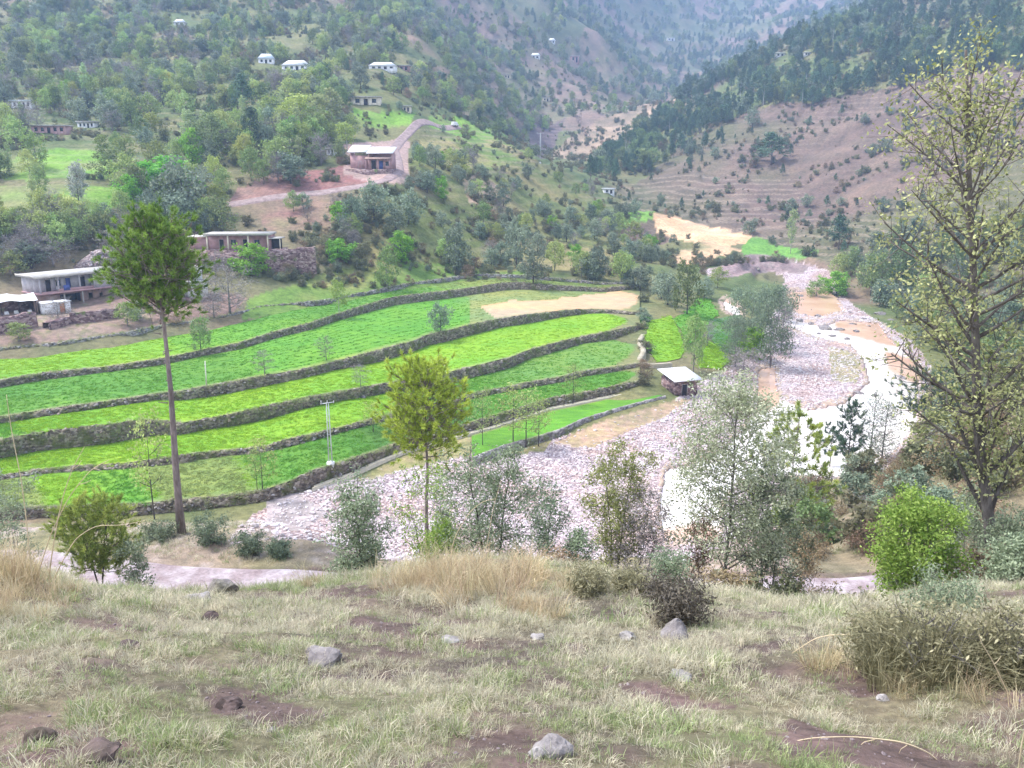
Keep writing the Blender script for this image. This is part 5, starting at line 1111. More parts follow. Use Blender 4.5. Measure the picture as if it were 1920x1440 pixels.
for zi, (zn, poly, ya, yb, dens, mix, ha, hb) in enumerate(ZONES):
    yy = fr.uniform(0, 1, 400000); vmin, vmax = math.log(ya + Y0), math.log(yb + Y0)
    # area-weighted distances
    y = np.sqrt(yy * ((yb + Y0) ** 2 - (ya + Y0) ** 2) + (ya + Y0) ** 2) - Y0
    u = fr.uniform(-0.8, 0.8, len(y)); x = u * (y + Y0)
    area = 0.8 * ((yb + Y0) ** 2 - (ya + Y0) ** 2); p_keep = dens * area / len(y)
    clus = np.clip(0.55 + 1.5 * fbm(x / 24, y / 24, 500 + zi, 3), 0.04, 1.6)
    m = fr.uniform(0, 1, len(y)) < np.minimum(p_keep * clus, 1); x, y = x[m], y[m]
    z = G(x, y); px, py = project(x, y, z); m = in_poly(px, py, poly)
    x, y, z, px, py = x[m], y[m], z[m], px[m], py[m]
    if zn == 'left':
        mead = np.zeros(len(x), bool)
        for q in ([(-60,335),(232,340),(235,380),(130,415),(-60,415)], [(-60,305),(110,280),(200,278),(230,310),(200,328),(-60,328)]): mead |= in_poly(px, py, q)
        m = ~mead | (fr.uniform(0, 1, len(x)) < 0.12); x, y, z, px, py = x[m], y[m], z[m], px[m], py[m]
    dr = seg_dist(x, y, HILL_ROAD); ok = dr > 6
    for hx, hy, hw in KEEP_OUT:
        hyy = hit(hx, hy, 130)[1]; ok &= ~((np.abs(px - hx) < hw * .62 + 5) & (y < hyy + 7) & (y > hyy - 38))
    for i in np.nonzero(ok)[0]:
        key = fr.choice(list(mix), p=np.array(list(mix.values())) / sum(mix.values())); hh = fr.uniform(ha, hb)
        if key == 'scrub': hh = fr.uniform(1.2, 2.6)
        if key == 'tallpine': hh = fr.uniform(13, 19)
        if key == 'poplar': hh *= 1.25
        CL.append((x[i], y[i], z[i], key, hh, zn, px[i], py[i]))
app = np.array([c[4] / c[1] if (0 < c[6] < 1920 and 20 < c[7] < 1440) else 0 for c in CL])
order = np.argsort(-app); single = set(order[:235].tolist())
KW = {'spring': 'pale spring-green tree', 'mid': 'dark green broadleaf tree', 'bright': 'vivid green tree', 'olive': 'grey-green tree', 'bare': 'leafless grey twiggy tree', 'pine': 'dark pine', 'tallpine': 'tall pine with long bare pale trunk', 'poplar': 'slim pale poplar', 'yellow': 'yellow-green tree', 'scrub': 'low scrubby bush'}
ZW = {'left': 'in the wood on the left slope', 'spur': 'scattered over the turf spur above the terraces', 'right': 'in the pine wood on the right hill', 'brown': 'on the bare brown slope', 'far': 'on the far range', 'notch': 'on the slope behind the valley notch', 'bank': 'in the thicket on the far river bank', 'slopefoot': 'at the foot of the brown slope'}
sp, sr, ss, si = [], [], [], []
for i, (x, y, z, key, hh, zn, px, py) in enumerate(CL):
    L = PIDX[key]; k, ph, pw = L[i % len(L)]; wr = fr.uniform(.75, 1.15)
    if i in single:
        plant(key, (x, y, z - .2), hh, pw * hh / ph * wr, KW[key] + ' ' + ZW[zn], 'bush' if key == 'scrub' else 'tree', KW[key] + ' ' + ZW[zn], var=i, rot=fr.uniform(0, 6.28))
    else:
        s = hh / ph; sp.append((x, y, z - .2)); sr.append((0, 0, fr.uniform(0, 6.28))); ss.append((s * wr, s * wr, s)); si.append(k)
scatter('hillside_wood', np.array(sp), sr, ss, si, TREES, 'mass of distant trees covering the hillsides', 'wood')
# low scrub and grass tussocks over the slopes
n = 50000; y = np.exp(fr.uniform(math.log(190), math.log(900), n)); x = fr.uniform(-.62, .62, n) * (y + Y0); z = G(x, y); px, py = project(x, y, z)
ok = (seg_dist(x, y, HILL_ROAD) > 4) & (py < 540) & (fr.uniform(0, 1, n) < np.clip(.15 + 2.6 * fbm(x / 13, y / 13, 700, 3), .02, 1))
for q in ([(-60,335),(232,340),(235,380),(130,415),(-60,415)], [(-60,300),(130,262),(300,255),(330,298),(240,335),(-60,330)], [(1225,398),(1415,438),(1540,466),(1500,484),(1268,492)], [(1330,500),(1560,490),(1740,640),(1740,800),(1200,800)]):
    ok &= ~in_poly(px, py, q)
for hx, hy, hw in KEEP_OUT:
    hyy = hit(hx, hy, 130)[1]; ok &= ~((np.abs(px - hx) < hw * .6 + 3) & (y < hyy + 6) & (y > hyy - 14))
ok &= ~(in_poly(px, py, BROWN) & (fr.uniform(0, 1, n) > .4)) & ~((px > 640) & (px < 1250) & (y < 480) & (fr.uniform(0, 1, n) > .5))
x, y, z = x[ok], y[ok], z[ok]; n = len(x); s = np.clip(np.exp(fr.normal(-.85, .4, n)), .15, 1.1) * (1 + y / 900)
ids = np.array([k for k, _, _ in PIDX['scrub']] + [PIDX['brown'][0][0], PIDX['olive'][0][0]])
pick = fr.integers(0, len(ids), n); sc_ = np.where(pick == len(ids) - 1, .35, 1.0) * s
scatter('hillside_scrub', np.stack([x, y, z - .1], 1), np.stack([0 * x, 0 * x, fr.uniform(0, 6.28, n)], 1), np.stack([sc_] * 3, 1), ids[pick], TREES, 'low scrub and tussocks dotted over the hillsides', 'scrub')
# ------------------------------------------------------------------ the trees near the road and the bank, each grown on its own
def hero(name, base, label, leafmat, bark, cat='tree', crown='crown', **kw):
    tb, lb = grow(**kw); r = root(name, base)
    put('trunk' if cat == 'tree' else 'stems', tb.mesh('trunk', [BARK[bark]], True), r); put(crown if cat == 'tree' else 'foliage', lb.mesh('crown', [LEAF[leafmat]]), r)
    return tag(r, label, cat)
def dims(b, pyt, wpx):
    d = b[1] * cP - b[2] * sP; return top_z(b[1], pyt) - b[2], wpx / FPX * d / 2
# tall pine with a long bare trunk
b = spot(340, 52, 1003); h, rx = dims(b, 392, 166); k = 52 * cP + 23 * sP
def pine_path(t):
    rows = [1003, 880, 700, 560, 400]; colm = [340, 329, 317, 302, 286]
    zz = [(top_z(52, q) - b[2]) / h for q in rows]; X = np.interp(t, zz, [ray_x(c, q, 52.0) - b[0] for c, q in zip(colm, rows)]); X = X - X[0]; return np.stack([X, 0 * t, t * h * .96], 1)
r = hero('pine_tree', b - np.array([0, 0, .3]), 'tall pine with long bare leaning trunk and round tufted crown beside the road', 'heropine', 'pine', seed=101, h=h, rx=rx * 1.0, cb=.75, tr=.28, rvar=(.55, 1.05), limbs=100, subs=9, needles=50, nlen=.32, nwid=.042, shape='dome', path=pine_path, trunk_top=.96, tip_steps=1, twig=.018, fill=.5, flare=1.25)
mb = MB(); g_ = np.random.default_rng(3)
for i in range(16):
    t = g_.uniform(.25, .73); P = pine_path(np.array([t]))[0]; a = g_.uniform(0, 6.28); L = g_.uniform(.25, .7)
    mb.tube([P, P + np.array([math.cos(a) * L, math.sin(a) * L, .12])], [.045, .015], 4)
put('broken_branch_stubs', mb.mesh('stubs', [BARK['pine']]), r)
# golden pine
b = spot(802, 50.5, 1010); h, rx = dims(b, 676, 172)
hero('pine_tree', b - np.array([0, 0, .2]), 'young golden-green pine with a wide crown behind the roadside bushes', 'goldpine', 'pine', seed=102, h=h, rx=rx * .95, cb=.62, rvar=(.6, 1.05), tr=.15, limbs=84, subs=9, needles=46, nlen=.32, nwid=.042, shape='dome', tip_steps=1, twig=.014, fill=.5, trunk_top=.95)
b = spot(1477, 64, 930); h, rx = dims(b, 764, 150)
hero('pine_tree', b - np.array([0, 0, .2]), 'open young pine with separate yellowish tufts in front of the river', 'tuftpine', 'pine', seed=103, h=h, rx=rx, cb=.16, tr=.1, limbs=50, subs=5, needles=64, nlen=.42, nwid=.055, shape='dome', tip_steps=1, twig=.02, fill=.35, inner=.6, trunk_top=.95)
b = hit(1588, 884, 50); h, rx = dims(b, 746, 52)
hero('pine_tree', b - np.array([0, 0, .2]), 'narrow dark pine standing against the white river', 'darkpine', 'dark', seed=104, h=h, rx=rx, cb=.22, tr=.11, limbs=30, subs=6, needles=26, nlen=.42, nwid=.05, shape='column', tip_steps=2, twig=.02, trunk_top=.97, wob=.01)
b = hit(1556, 872, 50); h, rx = dims(b, 792, 46)
hero('pine_tree', b - np.array([0, 0, .2]), 'smaller dark pine just left of the narrow dark pine', 'darkpine', 'dark', seed=105, h=h, rx=rx, cb=.3, tr=.08, limbs=16, subs=5, needles=22, nlen=.42, nwid=.05, shape='ball', tip_steps=2, twig=.02)
b = hit(1738, 836, 50); h, rx = dims(b, 694, 122)
hero('pine_tree', b - np.array([0, 0, .2]), 'dark flat-topped pine left of the big leafy tree trunk', 'darkpine', 'pine', seed=106, h=h, rx=rx, cb=.42, tr=.22, limbs=22, subs=7, needles=24, nlen=.5, nwid=.06, shape='flat', tip_steps=2, twig=.02)
for px, pb, pt, wp, lab, sd in ((1628, 876, 726, 70, 'thin grey tree with fine twigs right of the narrow dark pine', 107), (1652, 872, 748, 60, 'second thin grey tree touching the flat-topped pine', 108)):
    b = hit(px, pb, 50); h, rx = dims(b, pt, wp)
    hero('thin_grey_tree', b - np.array([0, 0, .2]), lab, 'greywillow', 'grey', seed=sd, h=h, rx=rx, cb=.18, tr=.12, limbs=34, subs=8, per=5, leaf=.14, spread=.3, shape='column', twig=.014, trunk_top=.96, wob=.01)
# big leafy tree on the right
BARK['umber'] = mat_bark('umber_bark', (0.075, 0.062, 0.056), (0.21, 0.185, 0.17))
b = spot(1862, 24, 1055); h, rx = dims(b, 62, 290); d = 24 * cP - b[2] * sP
def big_path(t):
    rows = [1055, 900, 800, 700, 520, 430, 300, 62]; colm = [1862, 1846, 1835, 1832, 1822, 1812, 1803, 1796]
    zz = [(top_z(24, q) - b[2]) / h for q in rows]; X = np.interp(t, zz, [ray_x(c, q, 24.0) - b[0] for c, q in zip(colm, rows)]); return np.stack([X - X[0], np.sin(t * 5) * .25, t * h * .985], 1)
hero('leafy_tree', b - np.array([0, 0, .2]), 'big tall tree with sparse yellowish leaves and dark lower trunk on the right', 'walnut', 'umber', seed=111, h=h, rx=rx * 1.12, cb=.27, tr=.2, limbs=66, subs=11, per=7, leaf=.13, aspect=2.0, spread=.17, rvar=(.35, 1.1), shape='column', path=big_path, twig=.011, tip_steps=2, fill=.5, trunk_top=.985, clump=.2, flare=1.3)
b = spot(1935, 25, 1060); h, rx = dims(b, 330, 230)
hero('leafy_tree', b - np.array([0, 0, .2]), 'dark-trunked leafy tree at the right edge behind the big sparse tree', 'walnut', 'dark', seed=112, h=h, rx=rx, cb=.3, tr=.22, limbs=40, subs=11, per=8, leaf=.15, aspect=2.0, spread=.18, rvar=(.4, 1.1), shape='dome', twig=.012, clump=.2, flare=1.3)
# thin-leaved tree left of it, in front of the river
b = spot(1352, 27, 1055); h, rx = dims(b, 692, 205)
LEAF['silver'] = mat_leaf('silvery_leaf', (0.26, 0.3, 0.17), (0.58, 0.6, 0.43), 0.3, 0, 0)
hero('leafy_tree', b - np.array([0, 0, .2]), 'thinly leaved tree with forked grey trunk in front of the white river', 'silver', 'grey', seed=113, h=h, rx=rx, cb=.36, tr=.085, limbs=38, subs=12, per=20, leaf=.11, aspect=2.0, spread=.18, shape='dome', twig=.007, fill=.55, clump=.2)
LEAF['olivenear'] = mat_leaf('olive_leaf_near', (0.15, 0.2, 0.115), (0.40, 0.46, 0.3), 0.3, 0.015, 0.1)
LEAF['ochre'] = mat_leaf('ochre_leaf', (0.21, 0.235, 0.07), (0.40, 0.43, 0.17), 0.3, 0.01, 0.1)
NB = [ # name, column, distance, base row, top row, width, label, leaf, options
 ('olive_tree', 680, 24.5, 1058, 903, 100, 'small dark olive tree with forked trunk at the brow of the slope', 'olivenear', dict(cb=.22, tr=.06, shape='vase', per=16)),
 ('olive_tree', 924, 25, 1040, 836, 172, 'wide olive tree with two dark trunks above the tall dry grass', 'olivenear', dict(cb=.24, tr=.09, stems=2, per=15, limbs=30)),
 ('bush', 812, 27.5, 1045, 858, 150, 'loose yellow-green bush between the two olive trees', 'lime', dict(cb=.05, stems=4, tr=.05, per=9)),
 ('bush', 832, 26.0, 1050, 965, 92, 'low bright green bush at the foot of the wide olive tree', 'lime', dict(cb=.03, stems=4, tr=.04, per=14)),
 ('bush', 1022, 28, 1045, 892, 96, 'grey-green bush right of the wide olive tree', 'greywillow', dict(cb=.08, stems=3, tr=.05, per=11)),
 ('leafy_tree', 1150, 27, 1055, 828, 116, 'ochre-green tree with bent stems above dry scrub', 'ochre', dict(cb=.42, stems=2, tr=.07, per=14)),
 ('bush', 1196, 26, 1060, 905, 118, 'grey-brown thicket beside the ochre-green tree', 'bare', dict(cb=.05, stems=5, tr=.05, per=7, aspect=6, leaf=.16)),
 ('bush', 1085, 25, 1065, 985, 70, 'low olive bush under the ochre-green tree', 'olivenear', dict(cb=.05, stems=3, tr=.03, per=9)),
 ('leafy_tree', 1432, 28, 1050, 866, 142, 'grey-green willowy bush tree beside the thinly leaved tree', 'greywillow', dict(cb=.22, stems=2, tr=.06, per=17)),
 ('bush', 1702, 20, 1105, 922, 172, 'round lime green bush beside the right stretch of road', 'lime', dict(cb=.06, stems=4, tr=.05, per=20, limbs=30, shape='ball')),
 ('bush', 1890, 22, 1085, 955, 150, 'dense grey-green thicket under the big leafy tree', 'greywillow', dict(cb=.05, stems=5, tr=.05, per=12)),
 ('bush', 1805, 27, 1060, 905, 120, 'dull green thicket behind the big tree trunk', 'olivenear', dict(cb=.05, stems=4, tr=.05, per=12)),
 ('bush', 1905, 18, 1100, 1010, 120, 'dark low bush at the right edge under the big tree', 'olivenear', dict(cb=.03, stems=4, tr=.04, per=14)),
 ('bush', 1300, 27, 1065, 955, 56, 'small reddish bare shrub in front of the white pool', 'brown', dict(cb=.1, stems=3, tr=.03, per=5)),
 ('bush', 1500, 30, 1060, 1000, 100, 'low brown scrub right of the willowy bush tree', 'brown', dict(cb=.05, stems=5, tr=.03, per=9)),
]
for i, (nm, px, yy, pb, pt, wp, lab, lf, kw) in enumerate(NB):
    b = spot(px, yy, pb); h, rx = dims(b, pt, wp); o = dict(limbs=22, subs=8, per=12, leaf=.085, aspect=2.2, spread=.13, twig=.006, shape='dome', cb=.2); o.update(kw); o['limbs'] = int(o['limbs'] * 1.5); o['subs'] = 10; o['per'] = int(o['per'] * .95); o.setdefault('rvar', (.5, 1.12)); o['leaf'] *= 1.15
    hero(nm, b - np.array([0, 0, .12]), lab, lf, 'dark' if 'olive' in nm else 'grey', 'bush' if nm == 'bush' else 'tree', seed=130 + i, h=h, rx=rx, **o)
# round young pine at the near road and the shrubs by the tall pine
b = spot(192, 42, 1064); h, rx = dims(b, 922, 134)
hero('pine_tree', b - np.array([0, 0, .1]), 'round young pine with two thin stems at the road edge on the left', 'tuftpine', 'dark', seed=150, h=h, rx=rx, cb=.34, tr=.08, stems=2, limbs=64, subs=7, needles=28, nlen=.28, nwid=.03, shape='dome', tip_steps=2, twig=.01)
SH = [(262, 1068, 1002, 62, 41, 'grey-green shrub right of the round young pine', 'olivenear'), (396, 1036, 966, 72, 50, 'grey-green shrub right of the tall pine trunk', 'greywillow'), (470, 1040, 1000, 50, 48, 'small grey shrub on the gravel edge', 'greywillow'), (524, 1046, 1018, 40, 47.5, 'tiny shrub on the gravel by the road', 'greywillow'),
      (300, 1030, 985, 60, 51, 'low grey shrub left of the tall pine trunk', 'greywillow'), (38, 985, 872, 92, 44, 'dark green bush beyond the dry grass on the left', 'olivenear')]
for i, (px, pb, pt, wp, yy, lab, lf) in enumerate(SH):
    b = spot(px, yy, pb); h, rx = dims(b, pt, wp)
    hero('bush', b - np.array([0, 0, .1]), lab, lf, 'grey', 'bush', seed=160 + i, h=h, rx=rx, cb=.04, stems=4, tr=.04, limbs=18, subs=7, per=13, leaf=.13, spread=.16, twig=.01, shape='ball')
# shrubs on the slope one stands on
LEAF['twiggy'] = mat_leaf('dark_twiggy', (0.07, 0.062, 0.05), (0.19, 0.16, 0.12), .15, 0, 0); LEAF['sedge'] = mat_leaf('olive_sedge', (0.14, 0.14, 0.075), (0.45, 0.41, 0.25), .25, 0, 0)
FS = [(1278, 1168, 1096, 104, 'dark twiggy shrub above the pointed stone', 'twiggy', dict(leaf=.07, aspect=4, per=11)), (1240, 1128, 1085, 50, 'small dark shrub left of the dark twiggy shrub', 'twiggy', dict(leaf=.06, aspect=4, per=9)), (1252, 1100, 1036, 66, 'grey-green shrub behind the dark twiggy shrub', 'olivenear', dict(leaf=.06, per=10)),
      (1640, 1255, 1150, 90, 'small brownish bush left of the large loose sedge-like bush', 'sedge', dict(leaf=.06, aspect=5, per=16)),
      (1770, 1150, 1084, 120, 'dark green top of a bush behind the large loose sedge-like bush', 'olivenear', dict(leaf=.06, per=14)), (1440, 1120, 1070, 70, 'olive scrub at the brow near the right stretch of road', 'sedge', dict(leaf=.08, aspect=6)), (1105, 1115, 1068, 62, 'low olive clump right of the tall dry grass', 'sedge', dict(leaf=.08, aspect=6)), (1180, 1108, 1070, 60, 'low olive clump at the brow in the middle', 'sedge', dict(leaf=.08, aspect=6))]
for i, (px, pb, pt, wp, lab, lf, kw) in enumerate(FS):
    b = hit(px, pb, 3, 26); h, rx = dims(b, pt, wp); o = dict(limbs=22, subs=7, per=12, leaf=.08, aspect=3, spread=.09, twig=.004, shape='ball', cb=.04, stems=5, tr=.02); o.update(kw)
    hero('bush', b - np.array([0, 0, .05]), lab, lf, 'grey', 'bush', seed=180 + i, h=h, rx=rx, **o)
def sheaf(seed, rx, h, n, blades=46):
    g = np.random.default_rng(seed); mb = MB()
    for i in range(n):
        a = g.uniform(0, 6.28); r = rx * math.sqrt(g.uniform(0, 1)); q = clump(seed * 100 + i, blades, h * g.uniform(.45, .95) * (1.1 - .5 * (r / rx) ** 2), .12, g.uniform(.5, 1.0), .009)
        for V, t in zip(q.V, q.tint):
            mb.add(V + np.array([math.cos(a) * r, math.sin(a) * r, 0]), q.Q[0], q.T[0], tint=np.clip(t + g.normal(0, .22), 0, 1))
    return mb
for i, (px, pb, pt, wp, n, lab) in enumerate(((1745, 1300, 1120, 250, 120, 'large loose sedge-like bush on the slope at the right'), (1880, 1300, 1130, 170, 60, 'dry grassy bush at the right edge of the slope'))):
    b = hit(px, pb - 30, 3, 26); h, rx = dims(b, pt, wp); r = root('bush', b - np.array([0, 0, .05])); put('blades', sheaf(60 + i, rx * .85, h * 1.15, n).mesh('blades', [LEAF['sedge']]), r)
    tb, lb = grow(seed=190 + i, h=h * .95, rx=rx * .7, cb=.05, stems=5, tr=.02, limbs=26, subs=7, per=5, leaf=.045, aspect=2.6, spread=.09, twig=.004, shape='dome', rvar=(.4, 1.1)); put('stems', tb.mesh('stems', [BARK['grey']]), r); put('foliage', lb.mesh('foliage', [LEAF['sedge']]), r)
    tag(r, lab, 'bush')
# scrub on the right bank between road and river
gb = np.random.default_rng(77); k = 0
for _ in range(4000):
    if k >= 120: break
    y = gb.uniform(49, 135); px = gb.uniform(1480, 2050); q = spot(px, y, 950); ppx, ppy = project(*q)
    if not in_poly(np.array([ppx]), np.array([ppy]), [(1490,1050),(1500,950),(1560,900),(1660,885),(1725,800),(1780,720),(2080,700),(2080,1050)])[0]: continue
    key = gb.choice(['scrub', 'brown', 'olive', 'mid', 'bare'], p=[.36, .32, .18, .05, .09]); hh = gb.uniform(1.4, 3.6) if key != 'mid' else gb.uniform(3, 5); _, L, _, _ = SPEC[key]; pw, ph = L[0][3], L[0][2]
    lab = {'scrub': 'dull olive scrub bush', 'brown': 'brown dry scrub bush', 'olive': 'grey-green bushy tree', 'mid': 'dark green small tree', 'bare': 'leafless grey shrub'}[key] + ' on the bank between the right road and the river'
    plant(key, q - np.array([0, 0, .15]), hh, hh * gb.uniform(.95, 1.5), lab, 'bush' if key in ('scrub', 'brown') else 'tree', lab + 's'); k += 1
# dry brush just below the brow
gb = np.random.default_rng(91)
for px, y in ((1015, 24), (1060, 29), (1110, 31), (1165, 30), (1225, 30), (1262, 33), (1318, 31), (1372, 24), (1400, 31), (1455, 23), (1480, 33), (1545, 36), (1580, 31), (720, 27), (760, 25), (610, 30), (575, 33), (1625, 24), (1790, 23), (1845, 20), (640, 26), (700, 24), (870, 25), (960, 26), (985, 24), (1040, 23), (1130, 24), (1205, 24), (1330, 23), (1400, 25), (1330, 27), (1550, 27), (1180, 26), (1470, 28)):
    q = spot(px, y, 1060); key = gb.choice(['brown', 'scrub', 'brown']); hh = gb.uniform(.9, 1.9)
    plant(key, q - np.array([0, 0, .1]), hh, hh * gb.uniform(1.1, 1.6), {'brown': 'dry brown brush', 'scrub': 'dull olive brush'}[key] + ' clinging just below the brow of the near slope', 'bush', 'brush below the brow')
# ------------------------------------------------------------------ turf, stones, stalks
def mat_blade(name, dark, light):
    return mat_leaf(name, dark, light, .3, .02, .25)
GR = {'green': mat_blade('green_grass', (0.2, 0.25, 0.1), (0.42, 0.48, 0.23)), 'straw': mat_blade('straw_grass', (0.36, 0.32, 0.22), (0.72, 0.67, 0.5)), 'dry': mat_blade('dry_grass', (0.38, 0.29, 0.17), (0.72, 0.61, 0.4))}
PG_ = []
for i in range(3): PG_.append(clump(300 + i, 34, .15, .10, .8, .006).mesh('grass_clump', [GR['green']]))
for i in range(3): PG_.append(clump(310 + i, 34, .19, .10, .9, .006).mesh('grass_clump', [GR['straw']]))
for i in range(2): PG_.append(clump(320 + i, 46, .95, .22, .8, .009).mesh('grass_clump', [GR['dry']]))
GRASS = proto_collection('turf', PG_)
gg = np.random.default_rng(9)
bare_f = lambda x, y: bil(bare_lin, lu2, gv, *uv_of(x, y))
lu2 = np.linspace(-1.25, 1.25, 700); bare_lin = np.stack([np.interp(lu2, gu, row) for row in bare])
P, S_, I_, RT = [], [], [], []
for ya, yb, dens, s0 in ((2.2, 6.0, 250, .62), (6.0, 9.5, 165, .76), (9.5, 14, 95, .95), (14, 20, 56, 1.2), (20, 29, 28, 1.5)):
    wd_ = 1.15 if yb < 15 else .9; N_ = int(dens * wd_ * 2 * (yb - ya) * ((ya + yb) / 2 + 1)); y = np.sqrt(gg.uniform((ya + 1) ** 2, (yb + 1) ** 2, N_)) - 1; x = gg.uniform(-wd_, wd_, N_) * (y + 1)
    bf = bare_f(x, y); green = np.clip(.42 + 1.0 * fbm(x / 1.1, y / 1.1, 801, 3) + .3 * fbm(x / 4, y / 4, 803, 2), .05, .92)
    keep = gg.uniform(0, 1, N_) > np.clip(np.maximum(bf * .95, .12 - 1.0 * fbm(x / .5, y / .4, 811, 3)), 0, .94); x, y, green = x[keep], y[keep], green[keep]; m = len(x)
    g1 = gg.uniform(0, 1, m) < green; idx = np.where(g1, gg.integers(0, 3, m), gg.integers(3, 6, m)); lum = np.clip(.85 + 1.0 * fbm(x / .55, y / .55, 805, 3), .32, 1.7)
    s = s0 * lum * gg.uniform(.7, 1.25, m)
    P.append(np.stack([x, y, G(x, y) - .015], 1)); S_.append(np.stack([s * 1.05, s * 1.05, s], 1)); I_.append(idx); RT.append(np.stack([gg.normal(0, .22, m) - .12, gg.normal(0, .22, m), gg.uniform(0, 6.28, m)], 1))
scatter('slope_grass', np.concatenate(P), np.concatenate(RT), np.concatenate(S_), np.concatenate(I_), GRASS, 'short mixed green and straw grass on the near slope', 'grass')
# tall dry grass at the brow and on the left
P, S_, I_, RT = [], [], [], []
for px, py, sx, sy, n, s0 in ((860, 1092, 105, 26, 85, .72), (790, 1100, 70, 22, 36, .6), (950, 1100, 70, 28, 36, .7), (1060, 1092, 60, 16, 35, .45), (560, 1095, 30, 8, 22, .55), (30, 1080, 45, 30, 60, .6), (100, 1115, 50, 22, 30, .4), (20, 1140, 40, 30, 30, .4), (1380, 1085, 60, 14, 40, .55), (1660, 1200, 60, 40, 40, .35), (1760, 1270, 110, 40, 70, .3), (1870, 1250, 60, 50, 40, .4), (1000, 1150, 40, 18, 30, .45), (1560, 1250, 30, 16, 14, .35)):
    for _ in range(n):
        q = hit(px + gg.normal(0, sx * .6), py + gg.normal(0, sy * .6), 3, 26); s = s0 * gg.uniform(.35, 1.25); P.append(q - np.array([0, 0, .03])); S_.append((s, s, s)); I_.append(6 + int(gg.integers(0, 2))); RT.append((gg.normal(0, .25), gg.normal(.1, .25), gg.uniform(0, 6.28)))
scatter('tall_dry_grass', np.array(P), RT, S_, I_, GRASS, 'tall straw-coloured grass along the brow of the slope', 'grass')
# weeds along the terrace walls and tufts beside the roads
P, S_, I_, RT = [], [], [], []
for foot, crown, k in WALLTOPS:
    n = 2600 if k != 'D' else 4200; j = gg.integers(0, len(foot), n); t = gg.uniform(0, 1.1, n)[:, None] if k == 'D' else np.where(gg.uniform(0, 1, n) < .75, gg.uniform(.85, 1.1, n), gg.uniform(0, .2, n))[:, None]
    q = foot[j] * (1 - t) + crown[j] * t; q[:, 0] += gg.normal(0, .3, n); q[:, 1] += gg.normal(.05, .15, n)
    thin = gg.uniform(0, 1, n) < np.clip(.55 + 1.3 * fbm(q[:, 0] / 6, q[:, 1] / 6, 60, 2), .15, 1); q = q[thin]; m = len(q)
    s = gg.uniform(.9, 2.4, m) * (1.4 if k == 'D' else 1); P.append(q); S_.append(np.stack([s, s, s], 1)); I_.append(np.where(gg.uniform(0, 1, m) < .72, gg.integers(0, 3, m), gg.integers(3, 6, m))); RT.append(np.stack([gg.normal(0, .2, m), gg.normal(0, .2, m), gg.uniform(0, 6.28, m)], 1))
for _ in range(1):
    n = 9000; y = gg.uniform(38, 80, n); x = gg.uniform(-.66, .66, n) * (y + 6); keep = (seg_dist(x, y, NEAR_ROAD) > 2.6) & (fbm(x / 3, y / 3, 71, 3) > .0); x, y = x[keep], y[keep]
    px, py = project(x, y, G(x, y)); keep = ~in_poly(px, py, [(470,965),(600,912),(900,850),(1300,900),(1400,1000),(1000,1075),(560,1060)]); x, y = x[keep], y[keep]; m = len(x); s = gg.uniform(1.2, 3.2, m)
    P.append(np.stack([x, y, G(x, y)], 1)); S_.append(np.stack([s, s, s], 1)); I_.append(np.where(gg.uniform(0, 1, m) < .4, gg.integers(0, 3, m), gg.integers(3, 6, m))); RT.append(np.stack([gg.normal(0, .2, m), gg.normal(0, .2, m), gg.uniform(0, 6.28, m)], 1))
scatter('bank_weeds', np.concatenate(P), np.concatenate(RT), np.concatenate(S_), np.concatenate(I_), GRASS, 'weeds and grass tufts along terrace walls and banks', 'grass')
# young crop on the terraces
CM = [clump(340 + i, 26, .16, .34, 1.0, .05).mesh('crop_tuft', [mat_leaf('crop_%d' % i, d_, l_, .3, .015, .15)]) for i, (d_, l_) in enumerate((((.19, .35, .018), (.33, .52, .03)), ((.09, .25, .022), (.18, .39, .04)), ((.07, .18, .025), (.14, .3, .045)), ((.18, .24, .06), (.3, .36, .12))))]
CROPC = proto_collection('crop', CM); P, I_ = [], []
for Pc, bc, k, t in CROP:
    if not 0 < t < 1: continue
    m = 1500; f = gg.uniform(3, len(Pc) - 12, m); i0 = f.astype(int); q = Pc[i0] + (Pc[i0 + 1] - Pc[i0]) * (f - i0)[:, None]; q[:, 1] += gg.normal(0, .6, m); c = bc[i0]
    ok = (c[:, 1] > c[:, 0] * 1.12) & (gg.uniform(0, 1, m) < np.clip(.34 + .3 * fbm(q[:, 0] / 2, q[:, 1] / 2, 222, 3), .08, .7)); q, c = q[ok], c[ok]
    P.append(q); lum_ = c[:, 0]; I_.append(np.where(c[:, 2] > .045, 3, np.where(lum_ > .13, 0, np.where(lum_ > .062, 1, 2))))
for q, c in PLOTPTS: P.append(q); I_.append(np.full(len(q), 0 if c[0] > .13 else 1))
P = np.concatenate(P); I_ = np.concatenate(I_); m = len(P); s = gg.uniform(.6, 1.3, m)
scatter('young_crop', P, np.stack([0 * s, 0 * s, gg.uniform(0, 6.28, m)], 1), np.stack([s, s, s], 1), I_, CROPC, 'young green crop standing on the terraces', 'crop')
